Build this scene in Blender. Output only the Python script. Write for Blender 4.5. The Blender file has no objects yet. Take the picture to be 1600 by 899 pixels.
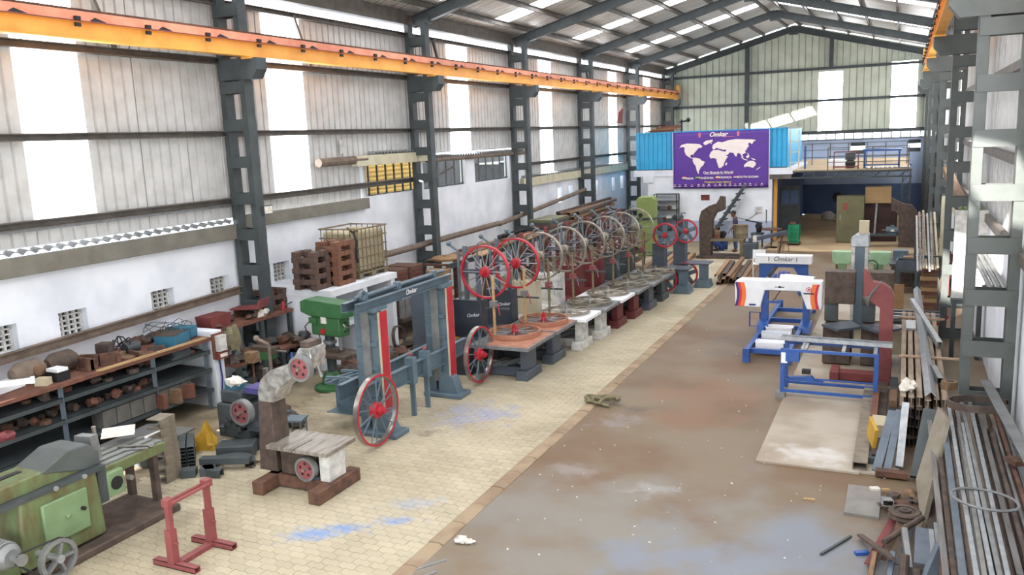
import bpy, bmesh, math, random
from mathutils import Vector, Matrix
R = math.radians
random.seed(7)
S = bpy.context.scene
COL = S.collection

# ---------------------------------------------------------------- camera
cam = bpy.data.cameras.new('camera'); cam_o = bpy.data.objects.new('camera', cam); COL.objects.link(cam_o)
cam.lens = 36 * 1306 / 1600; cam.sensor_width = 36; cam.clip_end = 500
def cam_matrix(yaw=0.440815, pitch=0.177069, roll=-0.040919, loc=(0, 0, 5)):
    F = Vector((-math.sin(yaw) * math.cos(pitch), math.cos(yaw) * math.cos(pitch), -math.sin(pitch)))
    r0 = Vector((math.cos(yaw), math.sin(yaw), 0)); u0 = r0.cross(F)
    r = math.cos(roll) * r0 + math.sin(roll) * u0; u = r.cross(F)
    return Matrix(((r.x, u.x, -F.x, loc[0]), (r.y, u.y, -F.y, loc[1]), (r.z, u.z, -F.z, loc[2]), (0, 0, 0, 1)))
cam_o.matrix_world = cam_matrix()
S.camera = cam_o

# ---------------------------------------------------------------- sky, sun, exposure
W = bpy.data.worlds.new('sky'); S.world = W; W.use_nodes = True
bg = W.node_tree.nodes['Background']; bg.inputs[0].default_value = (.86, .93, 1, 1); bg.inputs[1].default_value = 5.0
sun = bpy.data.lights.new('sun', 'SUN'); sun.energy = 30; sun.angle = R(0.6); sun.color = (1, .95, .86)
sun_o = bpy.data.objects.new('sun', sun); COL.objects.link(sun_o)
sun_o.rotation_euler = Vector((.65, 2.3, -1)).to_track_quat('-Z', 'Y').to_euler()
S.view_settings.view_transform = 'Standard'; S.view_settings.look = 'None'
S.view_settings.exposure = 0.65; S.view_settings.gamma = 1; S.view_settings.use_curve_mapping = False
PANEL_GLOW = 9.0        # daylight coming through the fibreglass sheets

# ---------------------------------------------------------------- helpers
def lin(c):
    return tuple(((x / 255) / 12.92 if x <= 10 else ((x / 255 + .055) / 1.055) ** 2.4) for x in c)
MATS = {}
def mat(name, c, c2=None, scale=6, rough=.6, metal=0, bump=.15, detail=6, bscale=None, stretch=None):
    if name in MATS: return MATS[name]
    m = bpy.data.materials.new(name); m.use_nodes = True; nt = m.node_tree; N = nt.nodes; L = nt.links
    b = N['Principled BSDF']; b.inputs['Roughness'].default_value = rough; b.inputs['Metallic'].default_value = metal
    g = 1 if any(w in name for w in ('sheet', 'white', 'roof', 'crane', 'print', 'lead', 'wall', 'blue_sheet', 'banner', 'cream_gutter')) else .78
    a = tuple(x * g for x in lin(c)); z = tuple(x * g for x in lin(c2)) if c2 else tuple(x * .72 for x in a)
    tc = N.new('ShaderNodeTexCoord'); no = N.new('ShaderNodeTexNoise'); no.inputs['Scale'].default_value = scale; no.inputs['Detail'].default_value = detail
    src = tc.outputs['Object']
    if stretch:
        mp = N.new('ShaderNodeMapping'); mp.inputs['Scale'].default_value = stretch; L.new(src, mp.inputs[0]); src = mp.outputs[0]
    L.new(src, no.inputs['Vector'])
    r = N.new('ShaderNodeValToRGB'); r.color_ramp.elements[0].color = (*z, 1); r.color_ramp.elements[1].color = (*a, 1)
    r.color_ramp.elements[0].position = .32; r.color_ramp.elements[1].position = .62
    L.new(no.outputs[0], r.inputs[0]); L.new(r.outputs[0], b.inputs['Base Color'])
    if bump:
        n2 = N.new('ShaderNodeTexNoise'); n2.inputs['Scale'].default_value = bscale or scale * 6; L.new(src, n2.inputs['Vector'])
        bp = N.new('ShaderNodeBump'); bp.inputs['Strength'].default_value = bump; bp.inputs['Distance'].default_value = .01
        L.new(n2.outputs[0], bp.inputs['Height']); L.new(bp.outputs[0], b.inputs['Normal'])
    MATS[name] = m; return m
def glow(name, c, e, clear=0.0):
    m = bpy.data.materials.new(name); m.use_nodes = True; nt = m.node_tree; N = nt.nodes; L = nt.links
    N.remove(N['Principled BSDF']); out = N['Material Output']
    em = N.new('ShaderNodeEmission'); em.inputs[0].default_value = (*lin(c), 1); em.inputs[1].default_value = e
    if clear:
        t = N.new('ShaderNodeBsdfTransparent'); mx = N.new('ShaderNodeMixShader'); mx.inputs[0].default_value = clear
        L.new(em.outputs[0], mx.inputs[1]); L.new(t.outputs[0], mx.inputs[2]); L.new(mx.outputs[0], out.inputs[0])
    else: L.new(em.outputs[0], out.inputs[0])
    MATS[name] = m; return m

SPLIT = {'leg', 'foot', 'track_end', 'water_tray_', 'post', 'rail_', 'cap_plate', 'truss_chord', 'batten_'}
class MB:
    """collects shapes, then links them as one mesh object"""
    def __init__(s): s.v = []; s.f = []; s.T = None; s.seg = []
    def add(s, vs, fs):
        o = len(s.v)
        if s.T is not None: vs = [s.T @ Vector(v) for v in vs]
        s.seg.append((o, len(s.f))); s.v += [tuple(v) for v in vs]; s.f += [tuple(i + o for i in f) for f in fs]; return s
    def box(s, x0, y0, z0, x1, y1, z1):
        x0, x1 = min(x0, x1), max(x0, x1); y0, y1 = min(y0, y1), max(y0, y1); z0, z1 = min(z0, z1), max(z0, z1)
        return s.add([(x0, y0, z0), (x1, y0, z0), (x1, y1, z0), (x0, y1, z0), (x0, y0, z1), (x1, y0, z1), (x1, y1, z1), (x0, y1, z1)],
                     [(3, 2, 1, 0), (4, 5, 6, 7), (0, 1, 5, 4), (1, 2, 6, 5), (2, 3, 7, 6), (3, 0, 4, 7)])
    def cbox(s, c, d, rot=None):
        x, y, z = (k / 2 for k in d); M = Matrix.Translation(c) @ (rot.to_4x4() if rot else Matrix())
        vs = [M @ Vector((a * x, b * y, e * z)) for e in (-1, 1) for a, b in ((-1, -1), (1, -1), (1, 1), (-1, 1))]
        return s.add(vs, [(3, 2, 1, 0), (4, 5, 6, 7), (0, 1, 5, 4), (1, 2, 6, 5), (2, 3, 7, 6), (3, 0, 4, 7)])
    @staticmethod
    def frame(p, q, up=(0, 0, 1)):
        p, q = Vector(p), Vector(q); d = (q - p).normalized(); up = Vector(up)
        if abs(d.dot(up)) > .99: up = Vector((0, 1, 0)) if abs(d.y) < .9 else Vector((1, 0, 0))
        a = d.cross(up).normalized(); return p, q, d, a, a.cross(d).normalized()
    def sect(s, p, q, poly, up=(0, 0, 1)):
        """sweep a closed 2-D section (side, up) from p to q"""
        p, q, d, a, b = s.frame(p, q, up); n = len(poly)
        vs = [p + a * u + b * w for u, w in poly] + [q + a * u + b * w for u, w in poly]
        return s.add(vs, [tuple(range(n - 1, -1, -1)), tuple(range(n, 2 * n))] + [(i, (i + 1) % n, n + (i + 1) % n, n + i) for i in range(n)])
    def bar(s, p, q, w, h=None, up=(0, 0, 1)):
        w /= 2; h = (h / 2 if h else w); return s.sect(p, q, [(-w, -h), (w, -h), (w, h), (-w, h)], up)
    def ibeam(s, p, q, w, h, t=.02, up=(0, 0, 1)):
        w /= 2; h /= 2; k = t / 2
        return s.sect(p, q, [(-w, -h), (w, -h), (w, -h + t), (k, -h + t), (k, h - t), (w, h - t), (w, h), (-w, h), (-w, h - t), (-k, h - t), (-k, -h + t), (-w, -h + t)], up)
    def chan(s, p, q, w, h, t=.01, up=(0, 0, 1)):
        w2 = w / 2; h /= 2
        return s.sect(p, q, [(-w2, -h), (w2, -h), (w2, -h + t), (-w2 + t, -h + t), (-w2 + t, h - t), (w2, h - t), (w2, h), (-w2, h)], up)
    def angle(s, p, q, w, t=.008, up=(0, 0, 1)):
        return s.sect(p, q, [(0, 0), (w, -w), (w + t, -w + t), (0, 2 * t), (-w - t, -w + t), (-w, -w)], up)
    def hollow(s, p, q, w, h, t=.006, up=(0, 0, 1)):
        for dx, dz, ww, hh in ((-(w - t) / 2, 0, t, h), ((w - t) / 2, 0, t, h), (0, (h - t) / 2, w, t), (0, -(h - t) / 2, w, t)):
            P, Q, d, a, b = s.frame(p, q, up); o = a * dx + b * dz; s.bar(P + o, Q + o, ww, hh, up)
        return s
    def tube(s, p, q, r, r2=None, n=10):
        p, q, d, a, b = s.frame(p, q); r2 = r if r2 is None else r2; c = [(math.cos(2 * math.pi * i / n), math.sin(2 * math.pi * i / n)) for i in range(n)]
        vs = [p + (a * x + b * y) * r for x, y in c] + [q + (a * x + b * y) * r2 for x, y in c]
        return s.add(vs, [tuple(range(n - 1, -1, -1)), tuple(range(n, 2 * n))] + [(i, (i + 1) % n, n + (i + 1) % n, n + i) for i in range(n)])
    def path(s, pts, r, n=6, closed=False):
        pts = [Vector(p) for p in pts]; m = len(pts); vs = []; fs = []; ref = None
        for i, p in enumerate(pts):
            d = (pts[(i + 1) % m] - pts[i - 1]) if closed else (pts[min(i + 1, m - 1)] - pts[max(i - 1, 0)])
            d.normalize(); a = ref if ref is not None else (d.cross(Vector((0, 0, 1))) if abs(d.z) < .9 else d.cross(Vector((1, 0, 0))))
            a = (a - d * a.dot(d)).normalized(); ref = a; b = d.cross(a)
            vs += [p + (a * math.cos(t) + b * math.sin(t)) * r for t in (2 * math.pi * k / n for k in range(n))]
        for i in range(m if closed else m - 1):
            j = (i + 1) % m; fs += [(i * n + k, i * n + (k + 1) % n, j * n + (k + 1) % n, j * n + k) for k in range(n)]
        if not closed: fs += [tuple(range(n - 1, -1, -1)), tuple(range((m - 1) * n, m * n))]
        return s.add(vs, fs)
    def lathe(s, prof, n=24, c=(0, 0, 0), axis='Z', closed=False, arc=1.0):
        """prof: (radius, along-axis) pairs"""
        c = Vector(c); vs = []; fs = []; m = len(prof); k = n if arc == 1 else n + 1
        for i in range(k):
            t = 2 * math.pi * arc * i / n; x, y = math.cos(t), math.sin(t)
            for r, h in prof:
                v = {'Z': (r * x, r * y, h), 'Y': (r * x, h, -r * y), 'X': (h, r * x, r * y)}[axis]; vs.append(c + Vector(v))
        for i in range(n):
            j = (i + 1) % k
            for a in range(m if closed else m - 1):
                b = (a + 1) % m; fs.append((i * m + a, j * m + a, j * m + b, i * m + b))
        return s.add(vs, fs)
    def prism(s, poly, axis, a, b):
        n = len(poly); g = {'X': lambda u, w, h: (h, u, w), 'Y': lambda u, w, h: (u, h, w), 'Z': lambda u, w, h: (u, w, h)}[axis]
        vs = [g(u, w, a) for u, w in poly] + [g(u, w, b) for u, w in poly]
        return s.add(vs, [tuple(range(n)), tuple(range(2 * n - 1, n - 1, -1))] + [((i + 1) % n, i, n + i, n + (i + 1) % n) for i in range(n)])
    def ball(s, c, r, n=12, sq=(1, 1, 1)):
        c = Vector(c); m = n // 2; pr = [(math.sin(math.pi * i / m), -math.cos(math.pi * i / m)) for i in range(m + 1)]
        o = len(s.v); vs = [(c.x + r * a * math.cos(2 * math.pi * k / n) * sq[0], c.y + r * a * math.sin(2 * math.pi * k / n) * sq[1], c.z + r * h * sq[2]) for k in range(n) for a, h in pr]
        return s.add(vs, [(k * (m + 1) + i, ((k + 1) % n) * (m + 1) + i, ((k + 1) % n) * (m + 1) + i + 1, k * (m + 1) + i + 1) for k in range(n) for i in range(m)])
    def lump(s, c, r, seed=0, sq=(1, 1, 1), amp=.35, n=10):
        rr = random.Random(seed); o = len(s.v); s.ball(c, r, n, sq); c = Vector(c); seen = {}
        for i in range(o, len(s.v)):
            v = Vector(s.v[i]); k = tuple(round(x, 4) for x in v); f = seen.setdefault(k, 1 + (rr.random() - .5) * 2 * amp); s.v[i] = tuple(c + (v - c) * f)
        return s
    def mesh(s, name, m, smooth=True):
        me = bpy.data.meshes.new(name); me.from_pydata(s.v, [], s.f); me.materials.append(m)
        bm = bmesh.new(); bm.from_mesh(me); bmesh.ops.recalc_face_normals(bm, faces=bm.faces); bm.to_mesh(me); bm.free()
        if smooth:
            me.polygons.foreach_set('use_smooth', [True] * len(me.polygons)); me.set_sharp_from_angle(angle=.6)
        me.update(); return me
    def build(s, name, m, parent=None, loc=None, rot=None, bevel=0, smooth=True):
        if parent and name in SPLIT and 1 < len(s.seg) < 4:
            for (v0, f0), (v1, f1) in zip(s.seg, s.seg[1:] + [(len(s.v), len(s.f))]):
                q = MB(); q.add(s.v[v0:v1], [tuple(i - v0 for i in f) for f in s.f[f0:f1]]); o = q.build(name, m, parent, loc, rot, bevel, smooth)
            return o
        o = bpy.data.objects.new(name, s.mesh(name, m, smooth)); COL.objects.link(o)
        if parent: o.parent = parent
        if loc: o.location = loc
        if rot: o.rotation_euler = rot
        if bevel:
            b = o.modifiers.new('edge', 'BEVEL'); b.width = bevel; b.segments = 2; b.limit_method = 'ANGLE'; b.angle_limit = .7
        return o
def tag(o, label, cat, group=None, kind=None):
    if label: o['label'] = label
    if cat: o['category'] = cat
    if group: o['group'] = group
    if kind: o['kind'] = kind
    return o
def empty(name, loc=(0, 0, 0), rz=0, parent=None):
    o = bpy.data.objects.new(name, None); COL.objects.link(o); o.location = loc; o.rotation_euler = (0, 0, rz); o.empty_display_size = .1
    if parent: o.parent = parent
    return o
def thing(name, label, cat, loc=(0, 0, 0), rz=0, group=None): return tag(empty(name, loc, rz), label, cat, group)
def solo(name, mb, m, label, cat, loc=(0, 0, 0), rz=0, group=None, bevel=0, rot=None):
    return tag(mb.build(name, m, None, loc, rot or (0, 0, rz), bevel), label, cat, group)
def struct(name, mb, m, **k): return tag(mb.build(name, m, **k), None, None, kind='structure')
def copy_tree(o, parent=None):
    c = o.copy(); COL.objects.link(c)
    if parent: c.parent = parent
    for ch in list(o.children): copy_tree(ch, c)
    return c
def dup(o, loc, rz=None, label=None, group=None, rot=None, scale=None):
    c = copy_tree(o); c.location = loc
    if rz is not None: c.rotation_euler = (0, 0, rz)
    if rot is not None: c.rotation_euler = rot
    if scale: c.scale = scale if hasattr(scale, '__len__') else (scale,) * 3
    if label: c['label'] = label
    if group: c['group'] = group
    return c
def like(src, name, parent, loc=None, rot=None, m=None):
    """another piece sharing the mesh of src"""
    o = bpy.data.objects.new(name, src.data); COL.objects.link(o); o.parent = parent
    if loc is not None: o.location = loc
    if rot is not None: o.rotation_euler = rot
    return o
def lettering(s, size, parent, loc, rot, m, name='lettering', shear=0, align='CENTER', ext=.001, bold=0):
    c = bpy.data.curves.new(name, 'FONT'); c.body = s; c.size = size; c.align_x = align; c.align_y = 'CENTER'; c.extrude = ext; c.shear = shear; c.offset = bold
    t = bpy.data.objects.new('temporary', c); COL.objects.link(t); bpy.context.view_layer.update()
    me = bpy.data.meshes.new_from_object(t.evaluated_get(bpy.context.evaluated_depsgraph_get())); bpy.data.objects.remove(t); bpy.data.curves.remove(c)
    me.materials.clear(); me.materials.append(m)
    o = bpy.data.objects.new(name, me); COL.objects.link(o); o.parent = parent; o.location = loc; o.rotation_euler = rot; return o
FRONT = (R(90), 0, 0)          # lettering that faces -y
SIDE = (R(90), 0, R(90))       # lettering that faces +x
CH = lambda r: random.uniform(-r, r)
nth = lambda k: '%d%s' % (k + 1, 'th' if 10 <= k % 100 <= 12 else ('st', 'nd', 'rd')[k % 10] if k % 10 < 3 else 'th')
ORD = 'first second third fourth fifth sixth seventh eighth ninth tenth eleventh twelfth'.split()

# ---------------------------------------------------------------- materials
STEEL = mat('dark_grey_paint', (78, 86, 88), (62, 69, 71), 3, .55)
STEEL_R = mat('grey_green_paint', (92, 98, 96), (80, 86, 84), 3, .6)
GIRT = mat('dusty_girt_steel', (112, 106, 98), (88, 83, 76), 4, .6)
SHEET = mat('galvanised_sheet', (204, 204, 202), (186, 186, 183), 2.5, .5, 0, .05)
SHEET_E = mat('pale_green_sheet', (200, 206, 190), (182, 188, 172), 1.5, .5, 0, .05)
ROOFM = mat('roof_sheet_underside', (220, 217, 212), (196, 192, 186), 1.5, .38, .35, .05, stretch=(1, 6, 1))
WHITE = mat('whitewash', (232, 236, 242), (212, 217, 224), 1.2, .85, 0, .25, bscale=9)
BLUEWALL = mat('blue_white_wall', (186, 204, 232), (170, 188, 218), 1.2, .85, 0, .2, bscale=9)
BLUEDARK = mat('blue_dado_wall', (92, 112, 150), (80, 98, 132), 1.2, .85, 0, .2, bscale=9)
ORANGE = mat('crane_orange', (248, 184, 84), (236, 164, 70), 2, .5)
PINK = mat('faded_red_lead', (240, 160, 128), (226, 138, 108), 3, .55)
CREAM = mat('cream_gutter', (206, 200, 172), (188, 182, 156), 3, .6)
GUTTER = mat('grey_gutter', (138, 134, 122), (118, 114, 104), 3, .6)
PIPE = mat('dusty_pipe', (138, 122, 108), (112, 98, 86), 5, .8)
BLACK = mat('black_rubber', (34, 34, 36), (26, 26, 28), 8, .6)
RUST = mat('rusty_iron', (122, 88, 70), (86, 62, 52), 7, .85, .1, .4)
RUST2 = mat('brown_scale_steel', (108, 92, 82), (78, 68, 62), 6, .7, .3, .3)
RAW = mat('bare_steel', (150, 148, 146), (118, 116, 114), 5, .42, .6, .1)
BRIGHT = mat('machined_steel', (200, 198, 192), (170, 166, 160), 5, .3, .8, .05)
TARN = mat('tarnished_rim_steel', (178, 170, 154), (140, 132, 118), 5, .38, .7, .1)
BGREY = mat('blue_grey_paint', (104, 124, 136), (90, 108, 120), 3, .45, 0, .06)
DGREY = mat('slate_grey_paint', (86, 94, 106), (72, 80, 90), 3, .5, 0, .06)
NAVY = mat('dark_cabinet_paint', (66, 72, 82), (54, 60, 68), 3, .5, 0, .06)
RED = mat('signal_red', (196, 42, 58), (176, 36, 50), 4, .45, 0, .05)
OXIDE = mat('red_oxide_primer', (132, 62, 58), (112, 52, 50), 4, .65)
OXIDE_L = mat('light_red_oxide', (150, 78, 78), (134, 68, 68), 4, .6)
MAROON = mat('maroon_paint', (118, 44, 46), (98, 38, 40), 4, .55)
PUTTY = mat('white_putty', (212, 210, 204), (170, 170, 168), 7, .8, 0, .2)
CREAMP = mat('cream_panel', (214, 202, 172), (200, 188, 158), 3, .7)
GREEN = mat('machine_green', (112, 134, 90), (98, 116, 76), 3.5, .5)
GREEN_RUSTY = mat('machine_green_rust_streaked', (112, 132, 88), (104, 96, 62), 2.4, .55, stretch=(3, 3, 1))
GREEN_L = mat('pale_machine_green', (132, 160, 118), (120, 146, 104), 4, .5)
DRILLG = mat('drill_green', (70, 124, 76), (60, 108, 66), 4, .45)
LGREEN = mat('mint_green', (176, 214, 172), (160, 198, 156), 4, .5)
APPLE = mat('dusty_apple_green', (148, 166, 96), (132, 150, 84), 4, .6)
ROYAL = mat('royal_blue_paint', (46, 96, 176), (40, 84, 158), 4, .4, 0, .05)
GLOSSW = mat('gloss_white', (240, 242, 244), (228, 230, 234), 3, .35, 0, .03)
GALV = mat('galvanised_steel', (186, 190, 192), (160, 166, 170), 9, .42, .5, .1)
GREYW = mat('grey_metal', (150, 152, 152), (128, 130, 130), 5, .5, .4)
WOOD = mat('dusty_wood', (150, 118, 88), (118, 92, 68), 5, .8, 0, .3, stretch=(6, 1, 6))
WOODL = mat('fresh_wood', (204, 170, 122), (184, 148, 102), 5, .75, 0, .3, stretch=(6, 1, 6))
WOODR = mat('reddish_board', (134, 88, 70), (104, 68, 56), 5, .8, 0, .3)
CARD = mat('cardboard', (170, 134, 96), (150, 116, 82), 5, .85)
BROWNST = mat('brown_paper_film', (190, 132, 104), (168, 112, 88), 5, .6)
DIRT = mat('shop_dirt', (92, 80, 70), (64, 56, 50), 9, .95, 0, .5)
TEAL = mat('teal_paint', (56, 124, 152), (46, 106, 132), 4, .5)
GCRATE = mat('green_plastic', (36, 160, 112), (30, 140, 98), 4, .4)
YPLAS = mat('yellow_plastic', (214, 172, 60), (196, 150, 46), 5, .5)
IBCM = mat('dusty_tank_plastic', (196, 184, 152), (176, 162, 130), 2.5, .55, 0, .1)
CAGE = mat('cage_steel', (146, 132, 104), (122, 110, 88), 6, .5, .3)
OLIVE = mat('olive_steel', (122, 120, 86), (106, 104, 74), 2, .6)
PINKDISC = mat('faded_pink_red', (164, 88, 92), (140, 76, 78), 6, .6)
FILM = mat('crinkled_film', (212, 210, 206), (150, 146, 142), 10, .28, .5, .6, bscale=18)
BLUESH = mat('sky_blue_sheet', (52, 168, 216), (44, 154, 204), 1.5, .4, 0, .04)
PURPLE = mat('banner_purple', (92, 52, 150), (84, 46, 140), 1.2, .45, 0, .15, bscale=3)
PRINTW = mat('print_white', (242, 230, 226), (236, 222, 218), 3, .6, 0, 0)
PRINTP = mat('print_pink', (232, 130, 150), None, 3, .6, 0, 0)
PRINTY = mat('print_yellow', (226, 206, 92), None, 3, .6, 0, 0)
PRINTG = mat('print_green', (60, 160, 90), None, 3, .6, 0, 0)
PRINTO = mat('print_orange', (244, 130, 60), (236, 110, 50), 3, .4, 0, 0)
PRINTB = mat('print_navy', (44, 44, 120), None, 3, .4, 0, 0)
PRINTR = mat('print_red', (216, 40, 60), None, 3, .4, 0, 0)
INK = mat('dark_ink', (40, 42, 50), None, 3, .6, 0, 0)
SKIN = mat('skin', (146, 100, 76), (130, 88, 66), 8, .6, 0, .05)
HAIR = mat('black_hair', (24, 22, 22), (16, 15, 15), 30, .5)
SHIRT = mat('slate_shirt', (78, 74, 98), (66, 62, 86), 9, .9, 0, .3)
JEANS = mat('blue_jeans', (66, 90, 130), (54, 76, 114), 9, .9, 0, .3)
BLUECL = mat('blue_workwear', (58, 84, 150), (48, 70, 130), 9, .9, 0, .3)
KHAKI = mat('khaki_webbing', (142, 134, 104), (120, 112, 86), 12, .9, 0, .5)
RAG = mat('white_rag', (226, 222, 212), (196, 190, 178), 8, .9, 0, .4)
DAY = glow('fibreglass_daylight', (248, 250, 255), PANEL_GLOW)
SKYL = glow('fibreglass_skylight', (250, 251, 255), PANEL_GLOW)
CLEAR = glow('sun_patch_skylight', (250, 251, 255), PANEL_GLOW, .6)
# ================================================================ SETTING
XL, XR, YE = -13.25, 1.65, 50.6          # wall planes
YC = [-0.2, 6.9, 14.0, 21.5, 28.5, 35.6, 42.7, 49.9]
RX, RZ, EZ = -5.8, 10.62, 8.66           # ridge and eaves
SL = (RZ - EZ) / (RX - XL)
roofz = lambda x: RZ - abs(x - RX) * SL

# ---- floor materials use the world position so that stains and painted light lie on the floor where they are
def floor_mat(name, base, alt, scale, extra=(), vary=0.0, rough=.85):
    m = bpy.data.materials.new(name); m.use_nodes = True; nt = m.node_tree; N = nt.nodes; L = nt.links
    b = N['Principled BSDF']; b.inputs['Roughness'].default_value = rough
    g = N.new('ShaderNodeNewGeometry'); pos = g.outputs['Position']
    def noise(sc, det=6, off=0):
        n = N.new('ShaderNodeTexNoise'); n.inputs['Scale'].default_value = sc; n.inputs['Detail'].default_value = det
        if off:
            a = N.new('ShaderNodeVectorMath'); a.operation = 'ADD'; a.inputs[1].default_value = (off, off * .7, 0); L.new(pos, a.inputs[0]); L.new(a.outputs[0], n.inputs['Vector'])
        else: L.new(pos, n.inputs['Vector'])
        return n.outputs[0]
    def ramp(s, lo, hi):
        r = N.new('ShaderNodeMapRange'); r.interpolation_type = 'SMOOTHSTEP'; r.inputs[1].default_value = lo; r.inputs[2].default_value = hi; L.new(s, r.inputs[0]); return r.outputs[0]
    def mix(f, a, c):
        x = N.new('ShaderNodeMix'); x.data_type = 'RGBA'; L.new(f, x.inputs[0]); L.new(a, x.inputs[6]); x.inputs[7].default_value = (*lin(c), 1); return x.outputs[2]
    def mul(a, c):
        x = N.new('ShaderNodeMath'); x.operation = 'MULTIPLY'; L.new(a, x.inputs[0])
        if hasattr(c, 'is_linked'): L.new(c, x.inputs[1])
        else: x.inputs[1].default_value = c
        return x.outputs[0]
    rgb = N.new('ShaderNodeRGB'); rgb.outputs[0].default_value = (*lin(base), 1)
    col = mix(ramp(noise(scale), .38, .66), rgb.outputs[0], alt)
    if vary:
        oi = N.new('ShaderNodeObjectInfo'); ad = N.new('ShaderNodeMath'); ad.operation = 'ADD'; L.new(oi.outputs['Random'], ad.inputs[0]); L.new(g.outputs['Random Per Island'], ad.inputs[1])
        fr = N.new('ShaderNodeMath'); fr.operation = 'FRACT'; L.new(ad.outputs[0], fr.inputs[0])
        hs = N.new('ShaderNodeHueSaturation'); mr = N.new('ShaderNodeMapRange'); mr.inputs[3].default_value = 1 - vary; mr.inputs[4].default_value = 1 + vary * .5
        L.new(fr.outputs[0], mr.inputs[0]); L.new(mr.outputs[0], hs.inputs['Value']); L.new(col, hs.inputs['Color']); col = hs.outputs[0]
    # stains and painted light or shade: (x, y, radius x, radius y, angle, colour, noise scale, strength)
    for k, (x, y, rx, ry, ang, c, ns, st) in enumerate(extra):
        mp = N.new('ShaderNodeMapping'); mp.vector_type = 'TEXTURE'; mp.inputs['Location'].default_value = (x, y, 0); mp.inputs['Rotation'].default_value = (0, 0, R(ang)); mp.inputs['Scale'].default_value = (rx, ry, 1)
        L.new(pos, mp.inputs[0]); ln = N.new('ShaderNodeVectorMath'); ln.operation = 'LENGTH'; L.new(mp.outputs[0], ln.inputs[0])
        nz = noise(ns, 8, k * 3.1 + 1); s = N.new('ShaderNodeMath'); s.operation = 'MULTIPLY_ADD'; L.new(nz, s.inputs[0]); s.inputs[1].default_value = 2.6; L.new(ln.outputs['Value'], s.inputs[2])
        col = mix(mul(ramp(s.outputs[0], 2.25, 1.35), st), col, c)
    L.new(col, b.inputs['Base Color'])
    bp = N.new('ShaderNodeBump'); bp.inputs['Strength'].default_value = .35; bp.inputs['Distance'].default_value = .01; L.new(noise(60), bp.inputs['Height']); L.new(bp.outputs[0], b.inputs['Normal'])
    MATS[name] = m; return m
BLUEST = (104, 142, 196)
PAVM = floor_mat('sandy_paver', (180, 170, 146), (162, 152, 128), .5,
    [(-6.75, 8.15, .75, .28, 35, BLUEST, 5, .75), (-6.05, 8.75, .55, .2, 35, BLUEST, 5, .6), (-6.1, 9.3, .6, .3, 35, (150, 166, 190), 4, .45), (-7.1, 13.0, .9, 1.1, 0, (140, 148, 178), 3, .6), (-7.35, 11.9, .3, .25, 0, (96, 84, 66), 5, .5),
     (-9.3, 7.3, 1.2, 1.8, 0, (128, 118, 98), 2, .7), (-6.6, 13.2, .5, .3, 0, (132, 140, 172), 4, .5), (-8.6, 6.2, 1.4, .8, 0, (168, 156, 130), 2, .6), (-9.6, 11.5, 1.6, 2.5, 0, (122, 108, 84), 1.5, .6)], .09)  # two front-left entries darken pavers to stand for the dim light there
JOINT = floor_mat('paver_joint_sand', (154, 142, 116), (138, 126, 102), 2, [(-12.0, 9, 1.9, 5, 0, (98, 86, 70), 1.2, .8), (-11.6, 18, 2.2, 6, 0, (104, 88, 70), 1.2, .85), (-10.6, 25, 2, 7, 0, (110, 94, 76), 1.2, .8)])
CONC = floor_mat('oily_concrete', (118, 104, 84), (106, 82, 58), .55,
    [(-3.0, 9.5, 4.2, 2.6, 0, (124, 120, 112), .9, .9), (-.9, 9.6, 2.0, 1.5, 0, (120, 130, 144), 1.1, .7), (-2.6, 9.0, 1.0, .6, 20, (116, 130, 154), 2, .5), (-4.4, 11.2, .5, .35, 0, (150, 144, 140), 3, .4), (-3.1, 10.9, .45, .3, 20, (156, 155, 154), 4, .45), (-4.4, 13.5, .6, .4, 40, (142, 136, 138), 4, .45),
     (-3.2, 15.2, 1.6, 2.4, 0, (128, 92, 66), 1, .6), (-3.3, 19.5, 1.2, 1.4, 0, (98, 84, 72), 1.5, .6), (-4.3, 14.2, .5, .35, 0, (84, 74, 66), 3, .7), (-2.4, 19.5, .7, 2, 0, (116, 96, 78), 2, .6), (-3.4, 27, 2, 5, 0, (124, 104, 82), .8, .8), (.3, 10.6, 1.2, 1.6, 0, (120, 112, 104), 2, .5)], rough=.6)
SLABM = floor_mat('pale_slab_concrete', (172, 163, 148), (148, 134, 116), .8, [(-1.1, 12.9, .8, .5, 0, (206, 206, 206), 3, .6), (-1, 19, .8, 4, 0, (170, 150, 126), 1, .6)], rough=.7)  # pale entry at the near end paints in a pool of sunlight
TANM = floor_mat('tan_apron_concrete', (188, 164, 128), (170, 146, 112), .8)
KERBM = floor_mat('dusty_kerb', (156, 138, 112), (134, 114, 92), 2)

fl_o = struct('floor', MB().box(-5.06, -1.5, -.2, XR + .3, 35.3, 0), CONC)
struct('floor_slab', MB().box(XL - .3, -1.5, -.2, -5.06, YE, -.012), JOINT, parent=fl_o)
struct('floor_apron', MB().box(-5.06, 35.3, -.2, XR + .3, YE, .03), TANM, parent=fl_o)
ap = fl_o
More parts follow.
